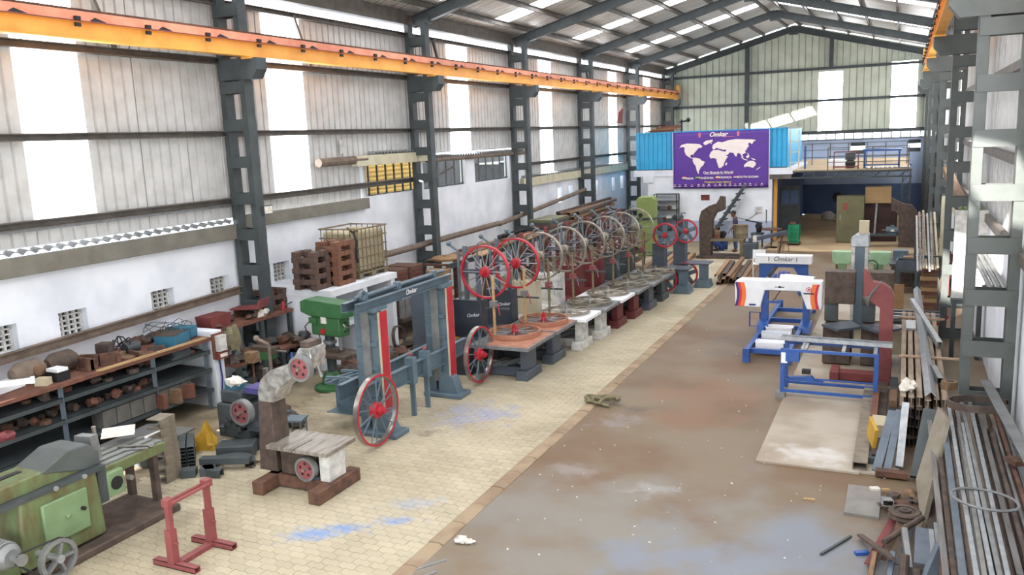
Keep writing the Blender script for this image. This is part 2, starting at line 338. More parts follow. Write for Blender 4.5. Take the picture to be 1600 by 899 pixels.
# interlocking pavers: zigzag blocks, the nearest ones singly
PL, PW, GAP = .25, .125, .004
def paver_outline(s=1.0, half=False):
    l, w, a = PL / (4 if half else 2) - GAP / 2, PW / 2 - GAP / 2, .012
    xs, zs = ([-1, -.5, .5, 1], [0, a, -a, 0]) if half else ([-1, -.75, -.25, .25, .75, 1], [0, a, -a, a, -a, 0])
    return [(x * l * s, -w * s + z) for x, z in zip(xs, zs)] + [(x * l * s, w * s + z) for x, z in reversed(list(zip(xs, zs)))]
def paver(mb, x, y, dz, half=False):
    o = paver_outline(1, half); i = paver_outline(.965, half); n = len(o); k = len(mb.v)
    mb.v += [(x + u, y + w, -.012) for u, w in o] + [(x + u, y + w, -.002 + dz) for u, w in o] + [(x + u, y + w, .001 + dz) for u, w in i]
    for a in range(n):
        b = (a + 1) % n; mb.f += [(k + a, k + b, k + n + b, k + n + a), (k + n + a, k + n + b, k + 2 * n + b, k + 2 * n + a)]
    mb.f.append(tuple(k + 2 * n + a for a in range(n)))
pts = []
halves = []; j = 0; y = 5.3
while y < 38:
    x = -5.28 - PL / 2 - (PL / 2 if j % 2 else 0)
    if j % 2: halves.append((-5.28 - PL / 4, y))
    while x > (-10.6 if y < 26 else -6.9): pts.append((x, y)); x -= PL
    y += PW; j += 1
cm = cam_o.matrix_world.inverted()
def in_view(x, y, z=0, m=30):
    p = cm @ Vector((x, y, z)); return -p.z > 0 and abs(p.x / -p.z * 1306) < 800 + m and abs(p.y / -p.z * 1306) < 450 + m
vis = sorted((p for p in pts if in_view(*p)), key=lambda p: p[0] ** 2 + p[1] ** 2)
near = set(vis[:300]); pm = MB(); paver(pm, 0, 0, 0); pme = [pm.mesh('paver', PAVM, False)]
for x, y in vis[:300]:
    o = bpy.data.objects.new('paver', pme[0]); COL.objects.link(o); o.parent = ap; o.location = (x, y, CH(.0015)); o.rotation_euler = (CH(.004), CH(.004), 0)
rest = MB()
for p in pts:
    if p not in near and in_view(*p, m=120): paver(rest, p[0], p[1], CH(.0015))
for p in halves: paver(rest, p[0], p[1], 0, True)
tag(rest.build('paving', PAVM, ap, smooth=False), None, None, kind='stuff')
ch = MB()
for k in range(100):
    x, y = random.uniform(-4.9, .2), random.uniform(8.2, 22) if k % 3 else random.uniform(8.5, 13); a = random.uniform(0, 3); r = random.uniform(.005, .016)
    ch.prism([(x + r * math.cos(a), y + r * math.sin(a)), (x + r * math.cos(a + 2), y + r * .7 * math.sin(a + 2)), (x + 1.6 * r * math.cos(a + 4), y + 1.3 * r * math.sin(a + 4))], 'Z', 0, .012)
tag(ch.build('floor_chips', RAG, ap, smooth=False), None, None, kind='stuff')
k0 = MB().sect((0, 0, 0), (0, .585, 0), [(-.11, -.03), (.11, -.03), (.11, .004), (.06, .03), (-.06, .03), (-.11, .01)]).build('kerb_stone', KERBM, ap, (-5.17, 6.0, 0))
for i in range(1, 49): like(k0, 'kerb_stone', ap, (-5.17 + CH(.004), 6.0 + .6 * i, CH(.004)))
sb = MB().box(-1.88, 12.4, -.05, -.42, 25.5, .03).box(-.42, 12.45, -.05, .1, 25.5, .025)
struct('floor_strip', sb, SLABM, parent=fl_o)

# ---- walls
def holed(mb, axis, a0, a1, th0, th1, zt, holes, z0=0.0):
    """masonry along an axis with rectangular openings; zt(a) gives the top"""
    cuts = sorted({a0, a1} | {h[0] for h in holes} | {h[1] for h in holes} | {c for c in getattr(zt, 'cuts', ()) if a0 < c < a1})
    for u, w in zip(cuts, cuts[1:]):
        mid = (u + w) / 2; top = zt(mid); z = z0
        for h in sorted((h for h in holes if h[0] <= mid <= h[1]), key=lambda h: h[2]):
            if h[2] > z: (mb.box(th0, u, z, th1, w, h[2]) if axis == 'y' else mb.box(u, th0, z, w, th1, h[2]))
            z = h[3]
        if top > z: (mb.box(th0, u, z, th1, w, top) if axis == 'y' else mb.box(u, th0, z, w, th1, top))
def lt(y): return 3.2 if y < 14 else 3.36 if y < 18.85 else 4.42 if y < 29.6 else 3.2
lt.cuts = (14, 18.85, 29.6)
VENTS = [(8.22, 1.85), (9.55, 1.85), (11.55, 1.86), (13.1, 1.86), (15.1, 1.88)]
holes = [(y, y + .56, z, z + .46) for y, z in VENTS] + [(18.95, 22.0, 3.58, 4.42), (22.1, 24.85, 3.55, 4.36), (25.5, 28.3, 3.55, 4.36)] + [(y, y + .5, 2.2, 2.85) for y in (33.0, 34.3, 37.7, 40.3, 41.7)]
mb = MB(); holed(mb, 'y', -1.5, YE, XL - .22, XL, lt, holes); WL = struct('wall_left', mb, WHITE)
# pierced vent blocks
g = MB()
for k in range(5): g.box(-.2, .02 + k * .13 - .02, 0, -.14, .02 + k * .13 + .02, .46)
for k in range(6): g.box(-.2, 0, k * .092 - .012, -.14, .56, k * .092 + .014)
g0 = g.build('vent_block', PUTTY, WL, (XL, VENTS[0][0], VENTS[0][1]))
for y, z in VENTS[1:]: like(g0, 'vent_block', WL, (XL, y, z))
# window bars and what is seen behind the high windows: the yellow shed next door
for (y0, y1, n, mm) in ((18.95, 22.0, 7, STEEL), (22.1, 24.85, 5, STEEL_R), (25.5, 28.3, 5, STEEL_R)):
    for k in range(n + 1):
        yy = y0 + (y1 - y0) * k / n; MB().box(XL - .16, yy - .02, 3.55, XL - .12, yy + .02, 4.42).build('window_bar', mm, WL)
    MB().box(XL - .17, y0, 3.55, XL - .1, y1, 3.6).build('window_sill', STEEL, WL)
MB().bar((XL - .1, 22.3, 3.75), (XL - .1, 24.2, 4.15), .05).build('window_brace', GIRT, WL)
YEL = mat('yellow_shed_sheet', (176, 144, 64), (156, 126, 56), 3, .6)
mb = MB().box(XL - 2.6, 18.4, 0, XL - 2.5, 26, 4.7)
for k in range(12): mb.box(XL - 2.5, 18.4, 3.0 + k * .14, XL - 2.47, 26, 3.07 + k * .14)
struct('wall_shed', mb, YEL)
DARKBLOCK = mat('dark_sky_blocker', (70, 72, 74), (50, 52, 54), 3, .8)  # boards added outside to hide bright sky behind vents and windows
struct('wall_shed', MB().box(XL - 2.6, 26, 0, XL - 2.5, 60, 4.6), DARKBLOCK)
struct('wall_shed', MB().box(XL - .9, -3, 0, XL - .8, 18.5, 2.95).box(XL - .95, -3, 2.95, XL - .23, 18.5, 3.02).box(XL - 2.6, 18.3, 0, XL - .22, 18.38, 4.72), DARKBLOCK)  # unseen backing that darkens the vents; its end cap blocks sun and glare
struct('roof_shed', MB().box(XL - 1.7, 18.3, 4.72, XL - .3, 30, 4.78).box(XL - 2.7, 30, 4.0, XL - .6, 60, 4.06), DARKBLOCK)  # unseen roof that blocks sun, cut back so sky lights the yellow wall

def sheet_mesh(name, w, h0, h1, m, nr=5, d=.04, top=None):
    """trapezoid-ribbed sheet: along +u (0..w), vertical, ribs towards +n"""
    mb = MB(); p = w / nr; prof = []
    for k in range(nr): prof += [(k * p, 0), (k * p + p * .74, 0), (k * p + p * .8, -d), (k * p + p * .93, -d)]
    prof.append((w, 0)); n = len(prof)
    zt = [top(u) if top else h1 for u, _ in prof]
    vs = [(d_, u, h0) for u, d_ in prof] + [(d_, u, z) for (u, d_), z in zip(prof, zt)]
    mb.add(vs, [(i, i + 1, n + i + 1, n + i) for i in range(n - 1)]); return mb.mesh(name, m, False)
def put(me, name, parent, loc, rot=None):
    o = bpy.data.objects.new(name, me); COL.objects.link(o); o.parent = parent; o.location = loc
    if rot: o.rotation_euler = rot
    return o
PANELS = [(2.3, 3.6), (9.42, 10.62), (15.48, 16.8), (24.05, 25.4), (31.45, 32.75), (40.2, 41.45), (46.3, 47.6)]
cache = {}
def bottom(y): return 3.52 if y < 18.9 else 4.66 if y < 29 else 3.56
def run_sheets(edges_y, parent, x, m, top=8.1, bot=bottom, name='wall_sheet', ribs=.235):
    y = edges_y[0]
    while y < edges_y[1] - .05:
        w = min(1.17, edges_y[1] - y); key = (round(w, 2), bot(y + w / 2), top, m.name)
        if key not in cache: cache[key] = sheet_mesh(name, w + .03, key[1], top, m, max(1, round(w / ribs)))
        put(cache[key], name, parent, (x + (.006 if round(y / 1.17) % 2 else 0), y, 0)); y += w
ys = [-1.5] + [v for p in PANELS for v in p] + [YE]
for a, b in zip(ys[0::2], ys[1::2]): run_sheets((a, b), WL, XL - .06, SHEET)
for a, b in PANELS: put(sheet_mesh('daylight_panel', b - a, bottom((a + b) / 2) + .42 if a < 18 else bottom((a + b) / 2), 8.1, DAY, 5), 'daylight_panel', WL, (XL - .05, a, 0))
for a, b in PANELS[:3]: put(sheet_mesh('wall_sheet', b - a, 3.52, 3.95, SHEET, 5), 'wall_sheet', WL, (XL - .05, a, 0))
for z, h, a, b in ((3.9, .14, -1.5, 22), (5.33, .13, -1.5, YE), (6.84, .14, -1.5, YE), (8.04, .12, -1.5, YE), (3.98, .12, 29, YE)):
    MB().chan((XL + .08, a, z), (XL + .08, b, z), .12, h, .02).build('girt', GIRT, WL)
MB().box(XL + .02, -1.5, 3.78, XL + .05, 14, 3.83).build('flashing', GALV, WL)
# gutters on the ledge and the corrugated edge above them
for z0, z1, a, b, m in ((3.08, 3.40, 4, 13.95, GUTTER), (3.28, 3.56, 14.0, 18.95, GUTTER), (3.14, 3.46, 29.2, 43.2, CREAM)):
    MB().box(XL + .002, a, z0, XL + .16, b, z1).build('gutter', m, WL, bevel=.01)
MB().box(XL + .05, 18.4, 4.42, XL + .24, 22.25, 4.7).build('gutter', CREAM, WL, bevel=.01)
MB().tube((XL + .14, 16.9, 4.58), (XL + .14, 18.9, 4.6), .11).build('gutter_pipe', PIPE, WL)
MB().tube((XL + .1, 22.2, 4.43), (XL + .1, 29.4, 4.43), .07).build('gutter_pipe', PIPE, WL)
def awning(y0, y1, z, n):
    mb = MB(); p = (y1 - y0) / n; prof = []
    for k in range(n): prof += [(y0 + k * p, 0), (y0 + (k + .25) * p, .05), (y0 + (k + .5) * p, .06), (y0 + (k + .75) * p, .05)]
    m_ = len(prof); mb.add([(XL + .18, u, z + d) for u, d in prof] + [(XL - .5, u, z + d + .12) for u, d in prof], [(i, i + 1, m_ + i + 1, m_ + i) for i in range(m_ - 1)])
    mb.build('awning_sheet', GALV, WL, smooth=False)
awning(4, 13.9, 3.42, 42); awning(19.3, 22.3, 4.7, 18); awning(22.4, 29.4, 4.5, 40); awning(29.3, 43.2, 3.48, 60)

# end wall
def lx(x): return 4.2
mb = MB(); holed(mb, 'x', XL - .2, XR + .2, YE, YE + .2, lx, [(-2.75, -2.0, 3.35, 4.0), (.15, .75, 3.4, 4.05)], 1.7); WB = struct('wall_back', mb, BLUEWALL)
MB().box(XL - .2, YE, 0, XR + .2, YE + .2, 1.7).build('dado', BLUEDARK, WB)
xe = [XL, -4.5, -3.25, -.8, .47, XR]
def esheet(a, b, h0, m, name, nr, cap=None):
    me = sheet_mesh(name, b - a, h0, 0, m, nr, .035, lambda u: min(cap or 99, roofz(a + u) - .05)); o = put(me, name, WB, (a, YE, 0), (0, 0, R(-90))); return o
def eput(a, b, h0, m, name, nr, cap=None):
    # local u runs along +y before rotation; mirrored placement keeps u along +x
    mb = MB(); p = (b - a) / nr; prof = []
    for k in range(nr): prof += [(a + k * p, 0), (a + k * p + p * .88, 0), (a + k * p + p * .91, .06), (a + k * p + p * .97, .06)]
    prof.append((b, 0)); n = len(prof)
    mb.add([(u, YE + d, h0) for u, d in prof] + [(u, YE + d, min(cap or 99, roofz(u) - .05)) for u, d in prof], [(i, i + 1, n + i + 1, n + i) for i in range(n - 1)])
    mb.build(name, m, WB, smooth=False)
for a, b in ((XL, -4.5), (-3.25, -.8), (.47, XR)):
    x = a
    while x < b - .05: w = min(1.1, b - x); eput(x, x + w, 4.5, SHEET_E, 'wall_sheet', max(1, round(w / .34))); x += w
eput(-4.5, -3.25, 7.9, SHEET_E, 'wall_sheet', 4); eput(-.8, .47, 8.2, SHEET_E, 'wall_sheet', 4)
eput(-4.5, -3.25, 4.5, DAY, 'daylight_panel', 4, 7.9); eput(-.8, .47, 4.5, DAY, 'daylight_panel', 4, 8.2)
for z in (8.08, 6.35, 4.62): MB().box(XL, YE - .18, z - .07, XR, YE - .06, z + .07).build('girt', STEEL, WB)
for x, z in ((-8.35, 4.2), (-3.85, 8.1)): MB().ibeam((x, YE - .2, z), (x, YE - .2, roofz(x) - .3), .2, .2, up=(0, 1, 0)).build('wind_post', STEEL, WB)

# right wall
def rt(y): return 2.95
mb = MB(); holed(mb, 'y', -1.5, YE, XR, XR + .22, rt, []); WR = struct('wall_right', mb, WHITE)
for i, y in enumerate([v * 1.17 - 1.5 for v in range(45)]):
    w = min(1.17, YE - y); key = ('r', round(w, 2))
    if key not in cache: cache[key] = sheet_mesh('wall_sheet', w + .03, 2.98, 8.3, SHEET, max(1, round(w / .235)), -.03)
    put(cache[key], 'wall_sheet', WR, (XR + .07, y, 0))
for y in (4.35, 11.37, 25.4, 32.43, 39.45, 46.47):
    put(sheet_mesh('daylight_panel', 1.17, 3.4, 8.2, DAY, 5, -.03), 'daylight_panel', WR, (XR + .03, y, 0))  # glowing panels added, mostly out of view, to brighten the left wall
for z, h in ((3.0, .16), (4.35, .15), (5.8, .14), (7.2, .14)):
    MB().chan((XR - .06, -1.5, z), (XR - .06, YE, z), .11, h, .02).build('girt', GIRT, WR)
# wall behind the photographer, with a big daylight doorway
mb = MB(); holed(mb, 'x', XL - .2, XR + .2, -1.7, -1.5, lambda x: 8.6, [(-9.5, -.8, 0, 3.4)]); WF = struct('wall_front', mb, SHEET)
mb = MB(); mb.prism([(XL - .9, 8.38), (XR + .9, 8.38), (XR + .9, 8.55), (RX, RZ + .15), (XL - .9, 8.55)], 'Y', -1.7, -1.5); mb.build('gable', SHEET, WF)

# ---- roof
CE = tag(empty('ceiling', (0, 0, 0)), None, None, kind='structure')
def roof_sheet(sgn, y0, w, x0, x1, m, name):
    mb = MB(); nr = 5; p = w / nr; prof = []
    for k in range(nr): prof += [(k * p, 0), (k * p + p * .55, 0), (k * p + p * .65, .03), (k * p + p * .9, .03)]
    prof.append((w, 0)); n = len(prof)
    mb.add([(x0, y0 + u, roofz(x0) + d) for u, d in prof] + [(x1, y0 + u, roofz(x1) + d) for u, d in prof], [(i, i + 1, n + i + 1, n + i) for i in range(n - 1)])
    return mb.build(name, m, CE, smooth=False)
PURX = [XL + .85 + 1.25 * k for k in range(6)]
for sgn in (-1, 1):
    ex = XL - .9 if sgn < 0 else XR + .9
    base = roof_sheet(sgn, 0, 1.02, ex, RX, ROOFM, 'roof_sheet')
    for k in range(52):
        y = -1.7 + 1.02 * k; mid = y + .5
        light = any(abs(mid - (c0 + c1) / 2 - 1.35) < .51 for c0, c1 in zip(YC, YC[1:-1])) or (sgn > 0 and k < 4)  # front right-slope skylights are unseen, added to throw sun on the right wall
        if light:
            e0 = PURX[0] if sgn < 0 else 2 * RX - PURX[0]; e1 = PURX[-1] if sgn < 0 else 2 * RX - PURX[-1]
            roof_sheet(sgn, y, 1.02, ex, e0, ROOFM, 'roof_sheet'); roof_sheet(sgn, y, 1.02, e1, RX, ROOFM, 'roof_sheet')
            for q in range(5):
                a = PURX[q]; b = PURX[q + 1]
                if sgn > 0: a, b = 2 * RX - a, 2 * RX - b
                roof_sheet(sgn, y, 1.02, a, b, CLEAR if (sgn < 0 and 39 < y < 42 and 1 <= q <= 3) or k < 4 else SKYL, 'skylight')  # clear sheets picked so sun patches land on the end and right walls
        elif k == (0 if sgn < 0 else 4): base.location.y = y
        else: like(base, 'roof_sheet', CE, (0, y, 0))
    for q, px in enumerate(PURX):
        x = px if sgn < 0 else 2 * RX - px; z = roofz(x) - .09
        MB().chan((x, -1.5, z), (x, YE, z), .07, .16, .012).build('purlin', GIRT, CE)
    x = XL + .12 if sgn < 0 else XR - .12
    MB().box(x - .13, -1.5, 8.3, x + .13, YE, 8.66).build('eave_beam', GIRT, CE)
for i, y in enumerate(YC):
    rb = tag(empty('roof_beam', (0, y, 0)), None, None, kind='structure')
    for sgn in (-1, 1):
        e = XL + .3 if sgn < 0 else XR - .3
        MB().ibeam((e, 0, roofz(e) - .36), (RX, 0, roofz(RX) - .33), .18, .32, .025).build('rafter', STEEL, rb)
    MB().box(RX - .25, -.02, RZ - .66, RX + .25, .02, RZ - .2).build('ridge_plate', STEEL, rb)

# ---- lattice columns with crane brackets
def column(y, sgn):
    m = STEEL if sgn < 0 else STEEL_R
    o = tag(empty('column', (0, y, 0)), None, None, kind='structure')
    xo, xi = (XL + .14, XL + .68) if sgn < 0 else (XR - .14, XR - .7)
    for x in (xo, xi):
        MB().box(x - .07, -.125, 0, x + .07, .125, 8.42).build('chord', m, o)
    x0, x1 = sorted((xo, xi)); b0 = None
    for k in range(11):
        z = .07 + .775 * k
        if b0 is None: b0 = MB().box(x0 - .06, -.145, -.12, x1 + .06, -.125, .12).box(x0 - .06, .125, -.12, x1 + .06, .145, .12).build('batten', m, o, (0, 0, z))
        else: like(b0, 'batten', o, (0, 0, z))
    s = -sgn; e = xi + s * .46
    MB().prism([(xi - s * .6, 6.84), (e, 6.84), (e, 6.6), (e - s * .14, 6.42), (xi - s * .6, 6.42)], 'Y', -.16, .16).build('crane_bracket', m, o)
    MB().box(xi - .2, -.13, 8.3, xi + .2, .13, 8.44).build('cap_plate', m, o)
for y in YC[1:]: column(y, -1)
for y in YC[2:]: column(y, 1)
for k, (y, z0) in enumerate(((16.9, 6.85), (23.4, 6.85), (37.0, 6.85), (11.3, 6.85))):
    MB().bar((XL + .12, y, 6.9), (XL + .12, y - .5, 8.05), .07).build('wall_strut', GIRT, WL)
# ================================================================ CRANE RAILS
def crane_rail(x, y0, y1, sgn, label):
    o = thing('crane_rail', label, 'crane rail', (x, y0, 6.86)); n = y1 - y0
    MB().ibeam((0, 0, .15), (0, n, .15), .2, .3, .02).build('girder', ORANGE, o)
    MB().box(-.1, 0, .3, .1, n, .45).build('top_channel', PINK, o)
    MB().box(-.035, 0, .45, .035, n, .5).build('rail', RUST, o)
    s = -sgn
    MB().box(s * .1, 0, .285, s * .12, n, .3).build('conductor_bar', OXIDE_L, o)
    c0 = None; k = .9
    while k < n - .3:
        if c0 is None: c0 = MB().box(s * .1, -.05, .3, s * .15, .05, .36).box(s * .1, -.05, .2, s * .14, .05, .26).build('clamp', BLACK, o, (0, k, 0)); a0 = MB().prism([(-.1, .31), (.22, .31), (.0, .37)], 'X', s * .1, s * .112).build('stiffener', BLACK, o, (0, k + .35, 0))
        else: like(c0, 'clamp', o, (0, k, 0)); like(a0, 'stiffener', o, (0, k + .35, 0))
        k += 1.42
    MB().box(-.12, n - .2, .45, .12, n, .8).build('end_stop', ORANGE, o, bevel=.02)
    for y in YC:
        if y0 < y < y1: MB().box(-.13, y - y0 - .2, -.16 + .12, .13, y - y0 + .2, 0).build('seat_packing', ORANGE, o)
    return o
crane_rail(-12.33, -1, 50.35, -1, 'long orange crane rail on brackets along the left wall')
crane_rail(.6, -1, 36.0, 1, 'orange crane rail on brackets along the right wall, ending part way')
# ================================================================ FRONT LEFT MACHINES
# ---- green shaping machine (nose towards +y)
o = thing('shaping_machine', 'worn green shaping machine with door panel, ram and flat belt pulley, nearest machine', 'machine', (-9.66, 6.43, 0))
mb = MB().prism([(-.62, .12), (.55, .12), (.5, 1.0), (-.55, 1.0)], 'X', -.38, .36); mb.build('body', GREEN_RUSTY, o, bevel=.03)
MB().box(-.5, -.95, 0, .55, 1.6, .1).build('base_plate', RUST2, o, bevel=.02)
d = MB().box(.355, -.32, .33, .41, .3, .86).build('access_door', GREEN_L, o, bevel=.015)
MB().ball((.42, .0, .6), .035, 10, (.5, 1, 1)).build('badge', GREEN_L, d); MB().tube((.41, .2, .62), (.46, .2, .62), .025).build('knob', BLACK, d)
mb = MB().prism([(-1.7, 1.02), (.55, 1.02), (.62, 1.08), (.62, 1.2), (.5, 1.34), (.2, 1.36), (-.1, 1.22), (-1.7, 1.2)], 'X', -.24, .26); mb.build('ram', GREEN_RUSTY, o, bevel=.02)
MB().prism([(-.2, 1.2), (.2, 1.365), (.5, 1.345), (.64, 1.2), (.64, 1.02), (.4, 1.02)], 'X', -.25, .275).build('ram_head', STEEL_R, o, bevel=.02)
MB().box(-.3, -1.7, .98, .385, .6, 1.03).build('slideway', STEEL, o)
MB().box(-.06, -1.6, 1.2, .02, -.25, 1.23).build('ram_slot', BLACK, o)
h = MB().tube((-.02, -.62, 1.2), (-.02, -.62, 1.36), .05).build('clamp_post', GREYW, o); MB().tube((-.03, -.62, 1.33), (-.45, -.7, 1.31), .018).build('clamp_lever', BRIGHT, h)
for y in (-.1, .3): MB().tube((.385, y, 1.0), (.41, y, 1.0), .03).build('bolt', GALV, o)
mb = MB().box(-.3, -1.0, .1, .3, -.62, .34); mb.build('pedestal', GREEN_RUSTY, o)
mo = MB().lathe([(0, -.3), (.1, -.3), (.15, -.26), (.15, .1), (.1, .16), (.04, .16), (.04, .3), (0, .3)], 18, (.42, -.86, .5), 'X').build('motor', GREYW, o)
for k in range(6): MB().lathe([(.155, -.24 + k * .055), (.168, -.23 + k * .055), (.155, -.22 + k * .055)], 18, (.42, -.86, .5), 'X').build('cooling_fin', GREYW, mo)
pu = MB().lathe([(.19, -.035), (.24, -.035), (.24, .035), (.19, .035)], 28, (.72, -.42, .3), 'X', True).build('belt_pulley', GREYW, o)
for k in range(5): a = 2 * math.pi * k / 5; MB().bar((.72, -.42 + .03 * math.cos(a), .3 + .03 * math.sin(a)), (.72, -.42 + .2 * math.cos(a), .3 + .2 * math.sin(a)), .07, .03).build('spoke', GREYW, pu)
MB().lathe([(0, -.36), (.04, -.36), (.04, -.06), (.05, -.06), (.05, .06), (0, .06)], 14, (.72, -.42, .3), 'X').build('hub', GALV, pu)
mp = MB().lathe([(0, -.03), (.07, -.03), (.07, .03), (0, .03)], 16, (.72, -.86, .5), 'X').build('motor_pulley', GREYW, o)
MB().path([(.72, -.83, .575), (.72, -.38, .545), (.72, -.24, .47), (.72, -.175, .3), (.72, -.24, .13), (.72, -.42, .055), (.72, -.6, .13), (.72, -.93, .48), (.72, -.9, .55)], .012, 5, True).build('drive_belt', BLACK, o)
MB().box(-.35, .55, .5, .3, .68, 1.0).build('cross_rail', STEEL, o)
sb = MB().box(.1, .68, .52, .3, .95, .86).build('side_bracket', GREEN_L, o, bevel=.02); MB().lathe([(0, 0), (.09, 0), (.09, .012), (0, .012)], 20, (.3, .82, .69), 'X').build('bore', BLACK, sb)
MB().tube((.3, 1.0, .7), (.38, 1.0, .7), .035).build('crank_boss', BRIGHT, o)
t = MB().box(-.5, .7, .78, .22, 1.75, .92).build('work_table', GREEN_RUSTY, o, bevel=.01)
for k in range(4): MB().box(-.46 + k * .17, .7, .918, -.36 + k * .17, 1.75, .94).build('table_land', GREYW, t)
for p in ((.1, 1.6), (-.4, 1.6)): MB().box(p[0] - .05, p[1] - .04, .08, p[0] + .05, p[1] + .04, .78).build('leg', RUST2, o)
MB().prism([(-.25, 1.03), (-.2, 1.34), (.1, 1.36), (.14, 1.03)], 'Y', .66, .78).build('tool_slide', GREYW, o)
MB().path([(-.25, 1.0, 1.35), (-.25, 1.0, 1.2), (-.25, .9, 1.1)], .03, 8).build('feed_screw', BRIGHT, o)
# things on its table
solo('spanner', MB().bar((-.2, -.1, .01), (.2, .1, .01), .035, .015).lathe([(.02, 0), (.045, 0), (.045, .018), (.02, .018)], 10, (.22, .11, 0), 'Z', True), BRIGHT, 'bright spanner lying across the table of the green shaping machine', 'spanner', (-9.67, 7.83, .945))
solo('open_spanner', MB().bar((-.12, 0, .008), (.12, 0, .008), .03, .012).box(-.17, -.03, 0, -.12, .03, .014), GREYW, 'short dull spanner near the corner of the shaping machine table', 'spanner', (-9.51, 7.78, .945), .6)
solo('oil_can', MB().lathe([(.0, 0), (.07, 0), (.07, .06), (.02, .16), (.012, .3), (0, .3)], 12), BRIGHT, 'bright vertical oil can standing behind the shaping machine table', 'oil can', (-10.1, 7.4, .945))
rg = MB()
n = 9
rg.add([(-.22 + .44 * i / n, -.16 + .32 * j / 6, .16 - .06 * (j / 6) * 2 + .02 * math.sin(j * 2.6)) for i in range(n + 1) for j in range(7)], [(i * 7 + j, (i + 1) * 7 + j, (i + 1) * 7 + j + 1, i * 7 + j + 1) for i in range(n) for j in range(6)])
solo('rag', rg, RAG, 'grey-white folded rag behind the shaping machine table', 'rag', (-10.15, 8.0, .98), .8, rot=(.5, 0, .8))
# ---- red H stand
o = thing('roller_stand', 'small red oxide steel stand on two flat feet with a double top bar', 'stand', (-7.88, 7.07, 0))
for s in (-1, 1):
    MB().hollow((-.33, s * .31, .04), (.36, s * .31, .04), .09, .07, .008).build('foot', OXIDE_L, o)
    p = MB().chan((-.02, s * .31, .07), (-.02, s * .31, .5), .1, .1, .012, up=(0, 1, 0)).build('post_sleeve', OXIDE_L, o); MB().tube((.03, s * .31, .33), (.08, s * .31, .33), .02, n=6).build('lock_bolt', OXIDE_L, p)
    MB().box(-.05, s * .31 - .03, .3, .02, s * .31 + .03, .88).build('inner_post', OXIDE_L, o)
    MB().box(-.06, s * .31 - .055, .8, .05, s * .31 + .055, .9).build('end_block', OXIDE_L, o, bevel=.006)
MB().box(-.05, -.31, .0, .05, .31, .06).build('tie_bar', OXIDE_L, o)
for x in (-.045, .045): MB().tube((x, -.31, .84), (x, .31, .84), .022).build('top_bar', OXIDE_L, o)

# ---- wheel builders
def band_wheel(parent, loc, axis, rad, w, rim_m, face_m, spoke_m, hub_m, ns=16, name='band_wheel', dish=.0, hubr=.1):
    """spoked wheel; the rim is the wheel's own mesh, hub and spokes are its children"""
    a = Matrix() if axis == 'Z' else Matrix.Rotation(R(90), 4, 'X') if axis == '-Y' else Matrix.Rotation(R(90), 4, 'Y')
    rim = MB().lathe([(rad - .034, -w / 2), (rad, -w / 2), (rad, w / 2), (rad - .034, w / 2), (rad - .026, 0)], 48, closed=True).build(name, rim_m, parent)
    rim.location = loc; rim.rotation_euler = a.to_euler()
    key = ('wheelparts', rad, spoke_m.name, ns)
    if face_m: MB().lathe([(rad - .036, w / 2), (rad + .002, w / 2), (rad + .002, w / 2 + .006), (rad - .036, w / 2 + .006)], 48, closed=True).build('rim_face', face_m, rim)
    MB().lathe([(0, -w), (hubr * .55, -w), (hubr * .55, -.045), (hubr, -.045), (hubr, .045), (hubr * .9, .055), (hubr * .55, w * .6), (hubr * .5, w + .05), (hubr * .3, w + .05), (hubr * .3, w + .09), (0, w + .09)], 28).build('hub', hub_m, rim)
    s0 = None
    for k in range(ns):
        t = 2 * math.pi * k / ns; z = .025 * (1 if k % 2 else -1)
        if s0 is None: s0 = MB().tube((hubr * .97, 0, 0), (rad - .03, 0, 0), .014, .012, 6).build('spoke', spoke_m, rim, (0, 0, z), (0, 0, t))
        else: like(s0, 'spoke', rim, (0, 0, z), (0, 0, t))
    return rim
def disc_wheel(parent, loc, rad, w, name='pulley_wheel'):
    c = MB().lathe([(rad * .8, -w / 2), (rad, -w / 2), (rad, w / 2), (rad * .8, w / 2)], 36, loc, 'Y', True).build(name, GREYW, parent)
    MB().lathe([(0, w * .2), (rad * .8, w * .2), (rad * .8, -w * .35), (0, -w * .35)], 36, loc, 'Y').build('web', PINKDISC, c)
    for k in range(5):
        t = 2 * math.pi * k / 5 + .3; MB().lathe([(0, -w * .37), (rad * .13, -w * .37), (rad * .13, -w * .3)], 14, (loc[0] + rad * .5 * math.cos(t), loc[1], loc[2] + rad * .5 * math.sin(t)), 'Y').build('hole', BLACK, c)
    MB().lathe([(0, -w * .9), (rad * .12, -w * .9), (rad * .17, -w * .35)], 14, loc, 'Y').build('hub_nut', BRIGHT, c)
    return c
# ---- unpainted band saw with crinkled film on its arm
o = thing('band_saw', 'unpainted small band saw with film-wrapped curved arm and pink pulley wheels', 'band saw', (-8.4, 9.35, 0))
MB().prism([(-.27, .22), (-.17, 1.42), (-.07, 1.5), (.05, 1.36), (.08, .22)], 'Y', -.17, .17).build('column', RUST2, o, bevel=.012)
arm = [(-.17, 1.3), (-.17, 1.45), (-.1, 1.64), (.1, 1.79), (.42, 1.9), (.57, 2.02), (.66, 2.17), (.86, 2.18), (.88, 2.04), (.84, 1.86), (.62, 1.78), (.42, 1.66), (.22, 1.5), (.11, 1.3)]
MB().prism(arm, 'Y', -.172, .172).build('arm', FILM, o, bevel=.012)
MB().box(.68, -.14, 2.1, .84, .14, 2.26).build('tension_box', RUST2, o)
MB().tube((.78, 0, 2.0), (.9, 0, 1.72), .03).build('guide_bar', RAW, o)
disc_wheel(o, (.74, -.24, 1.9), .19, .1); disc_wheel(o, (.68, -.24, .38), .18, .1)
